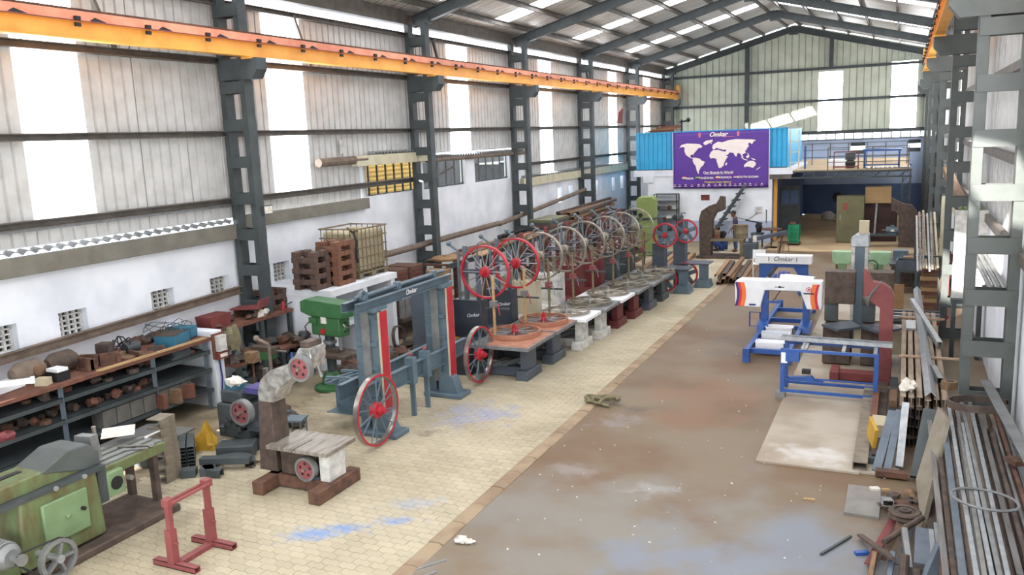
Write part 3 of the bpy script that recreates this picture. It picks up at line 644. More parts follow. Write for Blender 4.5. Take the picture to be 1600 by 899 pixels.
MB().box(.0, -.3, .62, 1.1, .42, .68).build('saw_table', mat('streaked_table', (176, 170, 160), (128, 118, 106), 4, .5, .3, .1, stretch=(4, .6, 1)), o, bevel=.006); MB().box(.52, -.302, .66, .535, .12, .683).build('table_slot', BLACK, o)
MB().box(.88, -.2, .2, 1.05, .2, .62).build('table_leg', PUTTY, o, bevel=.01); MB().box(.15, -.16, .22, .8, .16, .62).build('wheel_housing', RUST2, o)
MB().box(-.1, -.2, .02, 1.0, .1, .2).build('base_beam', RUST, o, bevel=.01)
for x in (0, 1.02): MB().box(x - .1, -.55, 0, x + .1, .45, .2).build('base_foot', RUST, o, bevel=.015)
MB().box(.55, -.18, .1, .85, -.05, .24).build('bearing_block', DGREY, o)
# ---- blue-grey log band mill frame
o = thing('log_band_mill', 'tall blue-grey log band mill frame with two spoked wheels and red striped posts', 'band mill', (-8.1, 11.0, 0))
def mill_post(y):
    p = MB()
    for dx in (-.3, .02): p.chan((dx, y, .1), (dx, y, 2.22), .18, .1, .012, up=(0, -1, 0))
    q = p.build('post', BGREY, o)
    for z in (.35, .8, 1.2, 1.62, 2.1): MB().box(-.36, y - .085, z - .035, .06, y + .085, z + .035).build('rung', BGREY, q)
    MB().box(-.22, y - .1, .3, -.06, y - .06, 2.2).build('slideway', GREYW, q)
    MB().box(-.28, y + .02, .3, .0, y + .03, 2.2).build('slot', BLACK, q)
    MB().box(.1, y - .06, .3, .125, y + .2, 2.18).build('edge_strip', CREAMP, q); MB().box(.12, y - .03, .3, .14, y + .17, 2.18).build('red_stripe', RED, q)
    f = MB().box(-.42, y - .22, .0, .42, y + .22, .09).build('foot', BGREY, o, bevel=.015); MB().prism([(-.12, .09), (.3, .09), (.2, .4), (-.1, .5)], 'Y', y - .12, y + .12).build('gusset', BGREY, f)
    return q
mill_post(.62); mill_post(2.95)
tb = MB().chan((-.28, .15, 2.32), (-.28, 3.35, 2.32), .1, .16, .012).chan((.0, .15, 2.32), (.0, 3.35, 2.32), .1, .16, .012).build('top_beam', BGREY, o)
MB().tube((-.14, .3, 2.46), (-.14, 3.3, 2.46), .035).build('lift_shaft', BGREY, o)
for y in (.55, 1.6, 2.9): MB().box(-.2, y - .06, 2.38, -.08, y + .06, 2.53).build('bearing_block', BGREY, o, bevel=.02)
MB().lathe([(.05, -.02), (.09, -.02), (.09, .02), (.05, .02)], 14, (-.05, .4, 2.5), 'X', True).build('chain_sprocket', BGREY, o)
MB().box(-.38, .45, 2.2, .12, .85, 2.26).box(-.38, 2.75, 2.2, .12, 3.15, 2.26).build('cap_plate', BGREY, o)
for x, nm in ((.02, 'saw_beam'), (-.45, 'saw_beam')): MB().chan((x, .1, .84), (x, 3.75, .84), .1, .3, .014, up=(0, 0, 1)).build(nm, BGREY, o)
for y in (1.62, 2.12):
    b = MB().box(-.06, y - .07, .62, .12, y + .07, 1.12).build('guide_bracket', BGREY, o); MB().lathe([(0, 0), (.05, 0), (.05, .035), (0, .035)], 12, (.03, y, 1.16)).build('knob', PINKDISC, b)
    MB().bar((.03, y + .02, 0), (.03, y + .02, .7), .09, .05, up=(0, 1, 0)).build('prop_leg', BGREY, o)
band_wheel(o, (.3, .06, .64), 'X', .6, .09, BRIGHT, RED, BGREY, RED, 14, hubr=.135)
band_wheel(o, (.3, 3.8, .64), 'X', .585, .09, BRIGHT, RED, BGREY, RED, 14, hubr=.135)
b = MB().chan((-1.15, .75, .55), (-.42, .75, .55), .3, .55, .015).build('feed_bed', BGREY, o)
for k in range(4): MB().bar((-1.1 + .16 * k, .55, .88), (-.85 + .16 * k, 1.25, .88), .05).build('bed_bar', BGREY, b)
for k in range(2): MB().bar((-1.15, .65 + .45 * k, .91), (-.45, .75 + .45 * k, .91), .05).build('bed_bar', BGREY, b)
lettering('Omkar', .13, o, (.056, 1.75, 2.33), SIDE, GLOSSW, shear=.3)
# ---- green pillar drill
o = thing('pillar_drill', 'green pillar drilling machine with rectangular head in front of the white masonry shelf', 'drill', (-10.7, 13.65, 0), R(-8))
MB().lathe([(0, 0), (.36, 0), (.36, .06), (.2, .1), (.17, .3), (.12, .36), (0, .36)], 20).build('base', DRILLG, o)
MB().tube((0, .05, .3), (0, .05, 1.5), .1, n=16).build('pillar', STEEL, o); MB().lathe([(.1, .95), (.14, .95), (.14, 1.02), (.1, 1.02)], 16, (0, .05, 0), closed=True).build('collar', GREYW, o)
MB().prism([(-.55, 1.62), (-.3, 1.55), (.62, 1.55), (.66, 1.86), (-.4, 1.9), (-.55, 1.84)], 'Y', -.2, .2).build('head_cover', DRILLG, o, bevel=.02)
MB().box(-.3, -.16, 1.15, .5, .16, 1.56).build('gear_case', DRILLG, o, bevel=.03); MB().box(-.32, -.2, 1.4, -.1, .2, 1.52).build('motor_plate', DRILLG, o)
MB().tube((.35, 0, 1.2), (.35, 0, .85), .04).build('spindle', GREYW, o)
w = MB().lathe([(.09, -.012), (.11, -.012), (.11, .012), (.09, .012)], 18, (.53, -.02, 1.35), 'Y', True).build('feed_wheel', BLACK, o)
for k in range(3): a = 2.1 * k; MB().tube((.53, -.02, 1.35), (.53 + .18 * math.cos(a), -.05, 1.35 + .18 * math.sin(a)), .01).build('feed_lever', BRIGHT, w)
MB().lathe([(0, -.03), (.06, -.03), (.06, .02), (0, .02)], 14, (.05, -.17, 1.25), 'Y').build('stop_button', RED, o)
MB().box(.02, -.19, 1.42, .16, -.16, 1.56).build('data_plate', RAG, o)
MB().box(-.28, -.28, .72, .7, .3, .8).build('drill_table', RUST2, o, bevel=.01); MB().box(.0, -.12, .8, .35, .12, .88).build('vice', RUST2, o)
MB().path([(-.3, -.1, 1.5), (-.5, -.15, 1.3), (-.4, -.15, 1.1), (-.1, -.1, 1.0), (-.2, -.1, 1.3)], .012, 5).build('cable', BLACK, o)
# ---- dark small machine with pink pulley beside the shelf end
o = thing('planer_head', 'dark grey oily machine head with a pink belt pulley next to the white pillar', 'machine', (-10.15, 10.45, 0))
MB().box(-.42, -.15, .12, .25, .5, .72).build('body', STEEL, o, bevel=.03); MB().box(-.36, -.1, .72, .1, .4, .95).build('upper_casting', STEEL, o, bevel=.04)
MB().tube((-.2, .1, .95), (-.2, .1, 1.08), .17).build('pan', TEAL, o)
disc_wheel(o, (.3, -.3, .68), .22, .12)
MB().box(.0, -.15, .3, .55, .35, .4).build('bracket', DGREY, o); MB().box(-.1, -.2, .0, .5, .4, .12).build('base', STEEL, o)
MB().box(.1, 0, .9, .45, .35, 1.0).build('purple_cover', mat('purple_plastic', (92, 84, 150)), o)
for k in range(6): MB().lump((-.3 + .12 * k, -.15, .3 + .1 * (k % 3)), .07, k).build('lug', STEEL, o)
solo('rag', MB().lump((0, 0, .06), .12, 3, (1.3, .8, .6), .5, 12), RAG, 'white crumpled rag on the machine with the pink pulley', 'rag', (-10.12, 10.35, 1.07))
solo('plastic_bag', MB().prism([(-.2, 0), (.18, 0), (.12, .25), (.02, .5), (-.08, .3)], 'Y', -.06, .06).lump((0, 0, .15), .16, 5, (1, .7, 1)), YPLAS, 'crumpled yellow plastic bag leaning by the dark machine head', 'bag', (-10.55, 9.98, 0), .4)
# ---- stack of square channel offcuts and other floor items
bs = MB().chan((0, .16, .0), (0, -.16, .0), .26, .145, .012, up=(0, 0, 1)).mesh('channel_offcut', mat('dusty_channel', (148, 138, 120), (122, 112, 98), 6, .7)); 
for k in range(7):
    c = bpy.data.objects.new('channel_offcut', bs); COL.objects.link(c); c.location = (-10.16 + CH(.012), 8.78 + CH(.012), .075 + .146 * k); c.rotation_euler = (0, 0, .12 + CH(.05))
    tag(c, 'channel offcut in the tall stack behind the shaping machine, %s from the floor' % ORD[k], 'steel offcut', 'tall stack of channel offcuts')
for i, (x, y) in enumerate(((-9.95, 9.0), (-9.72, 9.16))): solo('channel_offcut', MB().box(-.11, -.1, 0, .11, .1, .12), STEEL, ('dark block offcut on the floor touching the tall channel stack', 'dark block offcut on the floor, second from the tall channel stack')[i], 'steel offcut', (x, y, 0), .6)
t0 = MB().hollow((0, -.35, 0), (0, .35, 0), .11, .055, .006).mesh('tube_offcut', STEEL)
for r in range(6):
    for c_ in range(3):
        c = bpy.data.objects.new('tube_offcut', t0); COL.objects.link(c); c.location = (-10.62 + .09 * c_, 9.36 + .09 * c_, .028 + .0575 * r); c.rotation_euler = (0, 0, R(45))
        tag(c, 'short rectangular tube in the dark bundle, %s row up, %s from the wall' % (ORD[r], ORD[c_]), 'steel tube', 'bundle of short rectangular tubes')
solo('machine_ring', MB().lathe([(.25, 0), (.4, 0), (.4, .12), (.25, .12)], 20, closed=True, arc=.75).box(-.45, -.08, .1, .35, .08, .2), STEEL, 'dark half-round cast machine guard on the floor by the shelf', 'casting', (-9.55, 9.45, 0), .4)
solo('steel_block', MB().box(-.3, -.18, 0, .3, .18, .22), STEEL, 'dark dusty steel block behind the cast machine guard', 'steel block', (-9.85, 9.95, 0), .5, bevel=.02)
solo('hammer', MB().tube((-.25, 0, .03), (.2, 0, .03), .014).tube((.2, -.06, .03), (.2, .06, .03), .03), RUST, 'rusty hammer lying on the pavers by the dark machine head', 'hammer', (-9.15, 9.85, 0), .5)
solo('metal_stool', MB().box(-.16, -.16, .42, .16, .16, .45).tube((-.13, -.13, 0), (-.13, -.13, .43), .014).tube((.13, -.13, 0), (.13, -.13, .43), .014).tube((.13, .13, 0), (.13, .13, .43), .014).tube((-.13, .13, 0), (-.13, .13, .43), .014), BGREY, 'low blue-grey metal stool behind the film-wrapped band saw', 'stool', (-9.25, 10.75, 0), .3)
solo('webbing_sling', MB().path([(.25 * math.cos(t * .9) + .08 * math.sin(3 * t), .14 * math.sin(t) + .04 * math.cos(2 * t), .05 + .04 * math.sin(2.3 * t) + .05) for t in [k * .42 for k in range(32)]], .032, 6).path([(-.35, .1, .03), (-.2, .02, .06), (0, -.12, .04), (.2, -.2, .04)], .03, 6), KHAKI, 'khaki webbing lifting sling coiled on the edge of the paving', 'sling', (-4.98, 14.35, 0))
solo('rag', MB().lump((0, 0, .035), .09, 8, (1, .7, .5), .5, 12).lump((.09, .03, .02), .06, 9, (1, 1, .5), .5), RAG, 'white scrap of rag on the concrete by the kerb', 'rag', (-4.86, 8.55, 0))
for i, (x, y, a) in enumerate(((-4.98, 7.55, .55), (-5.02, 7.85, .6))): solo('flat_bar', MB().box(-.02, -.3, 0, .02, .3, .008), GREYW, ('flat steel strip beside the kerb at the front edge', 'thin steel strip just inside the kerb behind another')[i], 'steel strip', (x, y, .0), -a)
# ================================================================ THE ROW OF LARGE BAND SAWS
WX = [(-7.56, 16.06), (-7.42, 17.37), (-7.29, 18.5), (-7.15, 19.75), (-7.1, 21.1), (-6.96, 22.4), (-6.88, 23.6), (-6.8, 24.8)]
CX = [(-6.78, 15.0), (-6.76, 16.55), (-6.56, 17.85), (-6.48, 19.0), (-6.44, 20.25), (-6.36, 21.45), (-6.27, 22.65), (-6.25, 23.95), (-6.2, 25.1)]
DESC = [('slate grey', DGREY, NAVY, GREYW), ('slate grey', DGREY, NAVY, GREYW), ('white puttied', PUTTY, CREAMP, GLOSSW), ('white puttied', PUTTY, PUTTY, GREYW), ('maroon', MAROON, MAROON, GLOSSW), ('maroon', MAROON, MAROON, GREYW), ('dark grey', DGREY, STEEL, GREYW), ('dark grey', STEEL, STEEL, GREYW)]
for i, ((wx, wy), (cx, cy)) in enumerate(zip(WX, CX)):
    nm, leg, cab, top = DESC[i]; red = i < 2
    o = thing('band_saw', '%s band saw with %s upper wheel, %s saw from the blue-grey mill' % (nm, 'red-rimmed' if red else 'bare steel', ORD[i]), 'band saw', (cx, cy, 0), 0, 'row of large band saws')
    D = CX[i + 1][1] - cy - .05; ux, uy = wx - cx, wy - cy
    MB().box(-1.35, .02, .7, 0, D, .775).build('saw_table', top, o, bevel=.006)
    if red: MB().box(-1.0, .05, .776, -.04, D - .03, .78).build('table_paper', BROWNST, o)
    y0 = .38 if i == 0 else .2
    MB().box(-.36, y0, .2, -.2, y0 + .5, .7).build('pedestal', leg, o, bevel=.01)
    MB().prism([(y0 - .14, 0), (y0 + .66, 0), (y0 + .62, .2), (y0 - .1, .2)], 'X', -.42, -.14).build('foot', leg, o, bevel=.015)
    MB().box(-2.0, y0 + .12, .02, -.4, y0 + .4, .22).build('base_beam', leg, o)
    MB().box(-2.0, y0 - .1, 0, -1.5, y0 + .7, .7).build('lower_housing', leg if not red else NAVY, o, bevel=.01)
    # column cabinet and the slides that carry the upper wheel
    cxx = ux - 1.25; yb = uy - .1
    MB().box(cxx - .18, yb, .66, cxx + .5, yb + .34, 1.52).build('column_cabinet', cab, o, bevel=.012)
    if red: lettering('Omkar', .11, o, (cxx + .3, yb - .004, 1.18), (R(90), R(-8), 0), GLOSSW, shear=.3)
    for s in (0, 1): MB().box(cxx + .05 + .3 * s, yb + .12, 1.5, cxx + .13 + .3 * s, yb + .2, 2.5 + .2 * (1 - s)).build('slide_post', OXIDE if i > 1 else BGREY, o)
    MB().box(cxx + .0, yb + .08, 2.1, cxx + .8, yb + .22, 2.2).build('axle_arm', DGREY, o)
    h = MB().path([(cxx - .05, yb + .1, 1.5), (cxx - .05, yb + .1, 2.6), (cxx - .25, yb + .05, 2.75)], .03, 6).build('tension_lever', BGREY, o); MB().ball((cxx - .25, yb + .05, 2.76), .06, 10).build('lever_knob', BGREY, h)
    MB().path([(cxx + .4, yb + .1, 2.3), (cxx + .5, yb, 2.78), (cxx + .62, yb, 2.84)], .022, 6).build('brake_rod', GREYW, o)
    band_wheel(o, (ux - .62, uy - .05, 2.15), '-Y', .585, .1, RED if red else TARN, RED if red else None, GALV if red else RAW, RED if red else TARN, 14, hubr=.125)
    gx = ux - .3
    MB().tube((gx, uy - .35, .775), (gx, uy - .35, 2.12), .032, n=8).build('guide_post', WOODL if red else CAGE, o)
    c = MB().box(gx - .07, uy - .42, 1.45, gx + .07, uy - .29, 1.58).build('guide_clamp', OXIDE_L if not red else GREYW, o); MB().path([(gx + .05, uy - .42, 1.52), (gx + .16, uy - .48, 1.52), (gx + .2, uy - .48, 1.3)], .012, 5).build('clamp_lever', GREYW if not red else RED, c)
    MB().bar((gx - .2, uy - .34, 1.42), (gx + .35, uy - .34, 1.42), .04).build('guide_rail', STEEL, o)
    for k in range(4): MB().bar((-1.4 + .2 * k, y0 - .1 + .05 * k, .26), (-.6 + .1 * k, y0 + .35, .26 + .06 * k), .08).build('loose_rail', STEEL, o)
    # the lower wheel still lying on the table
    w = band_wheel(None, (wx, wy, .835 if red else .82), 'Z', .57, .1 if red else .06, BROWNST if red else TARN, None, GREYW if red else TARN, RED if red else BRIGHT, 16, name='spoked_pulley', hubr=.085)
    tag(w, ('red-hubbed spoked wheel lying flat on the %s brown papered table' if red else 'bare steel spoked wheel lying flat on the %s saw table of the row') % ORD[i], 'wheel', 'wheels lying on saw tables')
# ---- two smaller grey band saws with red five-spoke wheels
for i, (x, y) in enumerate(((-5.98, 25.6), (-5.6, 26.75))):
    o = thing('band_saw', ('smaller slate grey band saw with red-rimmed five-spoke wheel, next to the end of the row', 'smaller slate grey band saw with red-rimmed five-spoke wheel, closest to the rusty C frame')[i], 'band saw', (x, y, 0), 0, 'pair of smaller grey band saws')
    MB().box(-.95, -.2, .74, .05, .55, .78).build('saw_table', DGREY, o, bevel=.006)
    MB().box(-.28, -.1, .22, -.02, .14, .74).build('pedestal', BGREY, o); MB().prism([(-.42, 0), (.1, 0), (.04, .24), (-.36, .24)], 'Y', -.25, .3).build('foot', BGREY, o)
    MB().box(-1.15, .0, 0, -.75, .35, 1.55).build('column', DGREY, o, bevel=.015)
    MB().box(-.95, .1, 1.55, -.85, .2, 2.3).build('slide_post', DGREY, o)
    for nm, z in (('band_wheel', 1.82), ('lower_wheel', .42)):
        r = MB().lathe([(.335, -.045), (.385, -.045), (.385, .045), (.335, .045)], 32, (-.7, -.1, z), 'Y', True).build(nm, RED, o)
        for k in range(5): t = 2 * math.pi * k / 5 + .3; MB().bar((-.7, -.1, z), (-.7 + .34 * math.cos(t), -.1, z + .34 * math.sin(t)), .13, .03, up=(0, 1, 0)).build('spoke', BGREY, r)
        MB().lathe([(0, -.1), (.05, -.1), (.09, -.05), (.09, .05), (0, .05)], 16, (-.7, -.1, z), 'Y').build('hub', RED, r)
    MB().path([(-.9, .15, 2.3), (-.9, .1, 2.38), (-.75, .1, 2.38)], .025, 6).build('tension_lever', BGREY, o)
# ================================================================ FAR END: CABIN, DECK AND WHAT STANDS UNDER THEM
MZ = 38.0
mb = MB(); holed(mb, 'x', -10.75, -5.2, MZ, MZ + .2, lambda x: 2.98, [(-8.3, -7.9, 1.86, 2.12)], .95); CW = struct('wall_cabin', mb, WHITE)
MB().box(-10.75, MZ, 0, -5.2, MZ + .2, .95).build('dado', mat('pale_blue_dado', (196, 206, 232), (180, 190, 218), 1.5, .85), CW)
MB().box(-8.3, MZ + .08, 1.86, -7.9, MZ + .12, 2.12).build('vent_shutter', OXIDE, CW)
MB().box(-11.4, MZ - .05, 2.98, -4.35, 44, 3.26).build('slab_edge', WHITE, CW)
MB().box(-10.95, MZ - .05, 2.7, -10.45, MZ + .3, 2.98).build('corbel', WHITE, CW)
MB().box(-5.35, MZ + .2, 0, -5.2, YE, 2.98).build('side_wall', BLUEDARK, CW)
MB().box(-10.75, MZ + .2, 0, -10.6, 44, 2.98).build('side_wall', BLUEDARK, CW)
# blue corrugated cabin front, sheet by sheet
CB = struct('wall_cladding', MB().box(-11.3, MZ + .12, 3.26, -4.6, MZ + .2, 3.34), STEEL)
bs_ = sheet_mesh('cladding_sheet', .84, 3.3, 4.95, BLUESH, 4, .035)
for k in range(8): put(bs_, 'cladding_sheet', CB, (-11.3 + .84 * k, MZ + .05, 0), (0, 0, R(-90)))
for k in range(8): CB.children[k].location.x = -11.3 + .84 * k
MB().box(-11.3, MZ, 4.93, -4.6, MZ + .1, 4.98).build('cladding_trim', BLUESH, CB)
MB().box(-11.3, MZ + .25, 4.9, -4.6, 44, 4.95).build('cabin_roof', STEEL, CB)
put(sheet_mesh('cladding_sheet', 5.7, 3.3, 4.95, BLUESH, 26, .035), 'cladding_sheet', CB, (-4.62, MZ + .1, 0)); put(sheet_mesh('cladding_sheet', 5.7, 3.3, 4.95, BLUESH, 26, .035), 'cladding_sheet', CB, (-11.3, MZ + .1, 0))

# banner with a world map
B = thing('banner', 'purple printed banner with a white world map hanging on the blue cabin front', 'banner', (-7.43, MZ - .09, 3.68))
bw, bh = 4.22, 2.5
mb = MB(); nx, nz = 28, 14
mb.add([(-bw / 2 + bw * i / nx, .012 * math.sin(i * .9 + j * .35) * (1 - j / nz) - .005, -bh / 2 + bh * j / nz + (.02 * math.sin(math.pi * i / nx) * -1 if j == 0 else 0)) for i in range(nx + 1) for j in range(nz + 1)],
       [(i * (nz + 1) + j, (i + 1) * (nz + 1) + j, (i + 1) * (nz + 1) + j + 1, i * (nz + 1) + j + 1) for i in range(nx) for j in range(nz)])
sh = mb.build('banner_sheet', PURPLE, B); so = sh.modifiers.new('thick', 'SOLIDIFY'); so.thickness = .004
def bp(u, v): return ((u - 432) / 932 * bw - bw / 2, bh / 2 - (v - 150) / 545 * bh)     # banner print coordinates
LANDS = [
 [(498, 300), (520, 270), (575, 258), (640, 262), (700, 268), (728, 290), (712, 306), (690, 305), (672, 325), (655, 345), (640, 358), (645, 372), (630, 365), (610, 372), (608, 390), (625, 400), (650, 395), (640, 410), (612, 400), (585, 385), (562, 365), (548, 330), (552, 295), (525, 290)],
 [(735, 258), (762, 238), (830, 228), (825, 250), (795, 262), (765, 278), (745, 275)],
 [(640, 400), (665, 398), (700, 408), (722, 428), (752, 440), (735, 475), (712, 492), (700, 515), (690, 535), (695, 557), (680, 545), (668, 515), (662, 480), (640, 450), (630, 425)],
 [(822, 300), (845, 268), (880, 250), (920, 258), (980, 240), (1050, 232), (1120, 236), (1200, 240), (1242, 248), (1215, 262), (1205, 285), (1180, 268), (1165, 280), (1175, 300), (1160, 320), (1140, 345), (1145, 365), (1120, 375), (1112, 385), (1128, 405), (1110, 400), (1095, 372), (1070, 362), (1055, 400), (1040, 385), (1030, 362), (995, 355), (975, 375), (955, 385), (935, 350), (960, 342), (958, 328), (930, 330), (910, 322), (890, 318), (870, 308), (848, 318), (832, 325)],
 [(830, 330), (880, 328), (935, 345), (958, 388), (978, 392), (958, 420), (940, 455), (935, 480), (912, 500), (888, 503), (878, 470), (868, 440), (862, 412), (830, 405), (805, 408), (795, 380), (810, 350)],
 [(950, 462), (970, 448), (965, 475), (955, 482)],
 [(1130, 480), (1160, 452), (1185, 440), (1215, 442), (1240, 458), (1242, 478), (1215, 508), (1190, 500), (1160, 495), (1132, 500)],
 [(1105, 398), (1130, 420), (1165, 432), (1160, 438), (1120, 425), (1102, 405)], [(1150, 395), (1172, 385), (1182, 400), (1165, 415), (1150, 410)], [(1190, 412), (1225, 422), (1242, 435), (1215, 432)], [(1155, 362), (1170, 372), (1180, 392), (1168, 385)], [(1145, 320), (1155, 330), (1150, 345)],
 [(1245, 522), (1285, 498), (1280, 508), (1250, 528)], [(805, 262), (820, 258), (815, 270), (808, 270)], [(826, 285), (840, 270), (842, 288), (832, 296)]]
for L_ in LANDS: MB().prism([bp(*p) for p in L_], 'Y', -.03, -.026).build('map_land', PRINTW, B, smooth=False)
def bt(s, u, v, px, m, sh=0, bold=0): x, z = bp(u, v); return lettering(s, px / 545 * bh * 1.35, B, (x, -.03, z), FRONT, m, shear=sh, bold=bold, ext=.002)
bt('Omkar', 880, 182, 44, PRINTW, .3, .008)
for u in (700, 1072):
    x, z = bp(u, 182); MB().box(x - .05, -.03, z - .1, x + .05, -.026, z + .1).build('logo_bracket', PRINTP, B)
x, z = bp(985, 205); MB().box(x - .26, -.03, z - .012, x + .26, -.026, z + .012).build('logo_rule', PRINTP, B)
bt('Our Branch In World', 882, 546, 24, PRINTW, 0, .004)
x, z = bp(882, 560); MB().box(x - .6, -.03, z - .008, x + .6, -.026, z + .003).build('underline', PRINTW, B)
bt('INDIA', 602, 600, 21, PRINTW, 0, .003); bt('TANZANIA', 764, 597, 21, PRINTW, 0, .003); bt('UGANDA', 952, 594, 21, PRINTW, 0, .003); bt('SOUTH SUDAN', 1167, 593, 21, PRINTW, 0, .003)
for u, ms in ((545, (PRINTO, PRINTW, PRINTG)), (680, (PRINTG, PRINTY, PRINTB)), (877, (PRINTY, PRINTW, PRINTR)), (1052, (PRINTR, PRINTW, PRINTB))):
    for k, m in enumerate(ms): x, z = bp(u, 584 + 9 * k); w = (.07, .1, .07)[k]; MB().box(x - w, -.03, z - .02, x + w, -.026, z + .02).build('flag_emblem', m, B)
bt('Westbank Citizen Balance', 877, 637, 18, PRINTY, 0, .002)
for k, u in enumerate((452, 500, 560, 624, 690, 738, 792, 856, 900, 950, 998, 1048, 1095, 1142, 1190, 1242, 1300)):
    x, z = bp(u, 664 - k * .3); MB().box(x - .035, -.032, z - .012, x + .035, -.028, z + .03).build('small_mark', (PRINTW, PRINTY, PRINTW, PRINTP)[k % 4], B); MB().box(x - .07, -.032, z - .07, x + .07, -.028, z - .05).build('small_caption', PRINTW, B)
for u in (-bw / 2, bw / 2): MB().tube((u, -.0, -bh / 2), (u, 0, bh / 2), .015).build('hem_rod', PRINTW, B)

# deck on lattice beams with railings
DK = tag(empty('deck', (0, 0, 0)), None, None, kind='structure')
for k in range(15): MB().box(-5.2, MZ + .05 + .8 * k, 3.1, .2, MZ + .83 + .8 * k, 3.14).build('deck_plate', TANM, DK)
for y in (MZ, MZ + 4.6):
    MB().box(-4.5, y, 3.04, .3, y + .1, 3.1).box(-4.5, y, 2.78, .3, y + .1, 2.84).build('truss_chord', STEEL, DK)
    for k in range(10): MB().bar((-4.5 + .48 * k, y + .05, 2.82), (-4.5 + .48 * k + (.3 if k % 2 else .12), y + .05, 3.06), .04).build('truss_web', STEEL, DK)
MB().box(-5.3, MZ - .02, 2.78, -4.4, MZ + .3, 2.98).build('beam_end', GIRT, DK)
lc = tag(empty('column', (.1, MZ + .05, 0)), None, None, kind='structure')
for dx in (-.14, .14): MB().box(dx - .03, -.03, 0, dx + .03, .03, 3.0).build('chord', STEEL, lc)
for k in range(9): MB().bar((-.14, 0, .2 + .3 * k), (.14, 0, .5 + .3 * k), .03).build('lacing', STEEL, lc)
# truss on top of the blue end wall
TR = tag(empty('beam_truss', (0, YE - .5, 0)), None, None, kind='structure')
MB().box(-6, -.06, 4.5, XR, .06, 4.58).box(-6, -.06, 4.15, XR, .06, 4.22).build('truss_chord', STEEL, TR)
for k in range(16): MB().box(-5.9 + .47 * k, -.04, 4.2, -5.84 + .47 * k, .04, 4.52).build('truss_web', STEEL, TR)
RL = thing('deck_railing', 'thin steel railing along the edge of the upper deck with a brown gate frame', 'railing', (-4.4, MZ + .06, 3.14))
for x in (1.46, 3.2, 4.55): MB().tube((x, 0, -.2), (x, 0, .92), .022, n=6).build('upright', GIRT, RL)
for z in (.3, .55, .9): MB().tube((1.46, 0, z), (4.6, 0, z), .018, n=6).build('rail', GIRT, RL)
MB().path([(1.7, .02, .0), (1.7, .02, .72), (2.65, .02, .72), (2.65, .02, .0)], .03, 5).build('gate_frame', OXIDE, RL); MB().bar((1.7, .02, .1), (2.65, .02, .1), .05).build('gate_rail', OXIDE, RL)
R2 = thing('deck_railing', 'thin dark railing along the back edge of the upper deck', 'railing', (-4.4, MZ + 4.6, 3.14))
for x in (.4, 1.2, 2.0, 2.8, 3.6, 4.5): MB().tube((x, 0, 0), (x, 0, 1.0), .02, n=6).build('upright', STEEL, R2)
for z in (.35, .7, 1.0): MB().tube((0, 0, z), (4.6, 0, z), .016, n=6).build('rail', STEEL, R2)
solo('loft_ladder', MB().tube((0, 0, 0), (0, 0, 1.7), .025, n=6).tube((.36, 0, 0), (.36, 0, 1.7), .025, n=6).box(0, -.02, .3, .36, .02, .34).box(0, -.02, .75, .36, .02, .79).box(0, -.02, 1.2, .36, .02, 1.24), CREAM, 'cream ladder standing on the deck beside the blue cabin', 'ladder', (-4.5, MZ + .3, 3.14))
solo('blue_trestle', MB().box(0, 0, .7, 1.5, .5, .78).box(.05, .05, 0, .12, .12, .7).box(1.38, .05, 0, 1.45, .12, .7).box(.05, .05, .1, 1.45, .1, .16).box(1.38, .4, 0, 1.45, .47, .7).box(.05, .4, 0, .12, .47, .7), ROYAL, 'blue steel trestle table on the upper deck', 'trestle', (-1.62, MZ + .6, 3.14))
o = thing('bench_grinder', 'dark drum-like machine standing behind the brown gate on the deck', 'machine', (-2.1, MZ + .9, 3.14)); MB().lathe([(0, -.14), (.2, -.14), (.2, .14), (0, .14)], 18, (0, 0, .2), 'Y').build('drum', BLACK, o); MB().box(-.2, -.15, .36, .2, .15, .66).build('box', STEEL, o); MB().box(-.18, -.12, 0, .18, .12, .12).build('stand', STEEL, o)
solo('white_trough', MB().box(0, 0, 0, .9, .3, .3), GLOSSW, 'white box trough at the back of the deck in front of the left opening', 'trough', (-3.2, MZ + 3.2, 3.14))
solo('roof_sheet_offcut', MB().add([(k * .09, 0 if j == 0 else .8, .02 + .03 * (k % 2)) for k in range(20) for j in (0, 1)], [(k * 2, k * 2 + 2, k * 2 + 3, k * 2 + 1) for k in range(19)]), GALV, 'corrugated sheet lying on the deck edge under the railing', 'sheet', (-1.5, MZ + .12, 3.14))
solo('blue_post', MB().box(-.04, -.04, 0, .04, .04, 1.0), ROYAL, 'short blue post standing on the deck near the ladder', 'post', (-3.95, MZ + 1.0, 3.14))

# orange door post, staircase, wall fittings
struct('trim_1', MB().ibeam((-5.12, MZ + .55, 0), (-5.12, MZ + .55, 2.8), .14, .14, .02, up=(0, 1, 0)), ORANGE)
o = thing('steel_stair', 'dark open steel staircase leaning against the white cabin wall', 'staircase', (-7.55, MZ - .75, 0))
for y in (0, .55): MB().bar((-.15, y, .35), (1.27, y, 2.54), .04, .09).build('stringer', STEEL, o)
for k in range(7): MB().box(-.16 + .18 * k, 0, .5 + .28 * k, .16 + .18 * k, .55, .54 + .28 * k).build('tread', STEEL, o)
for y in (0, .55): MB().box(-.2, y - .03, 0, -.12, y + .03, .45).build('stair_foot', STEEL, o)
solo('switch_box', MB().box(-.12, -.07, 0, .12, 0, .26), PUTTY, 'grey-white switch box on the cabin wall right of the staircase', 'switch box', (-5.75, MZ - .002, 1.32), bevel=.01)
solo('conduit', MB().path([(0, 0, 0), (-.4, 0, -.3), (-.9, 0, -.2), (-1.5, 0, .4)], .012, 5), BLACK, 'black cable drooping from the switch box across the cabin wall', 'cable', (-5.8, MZ - .03, 1.3))
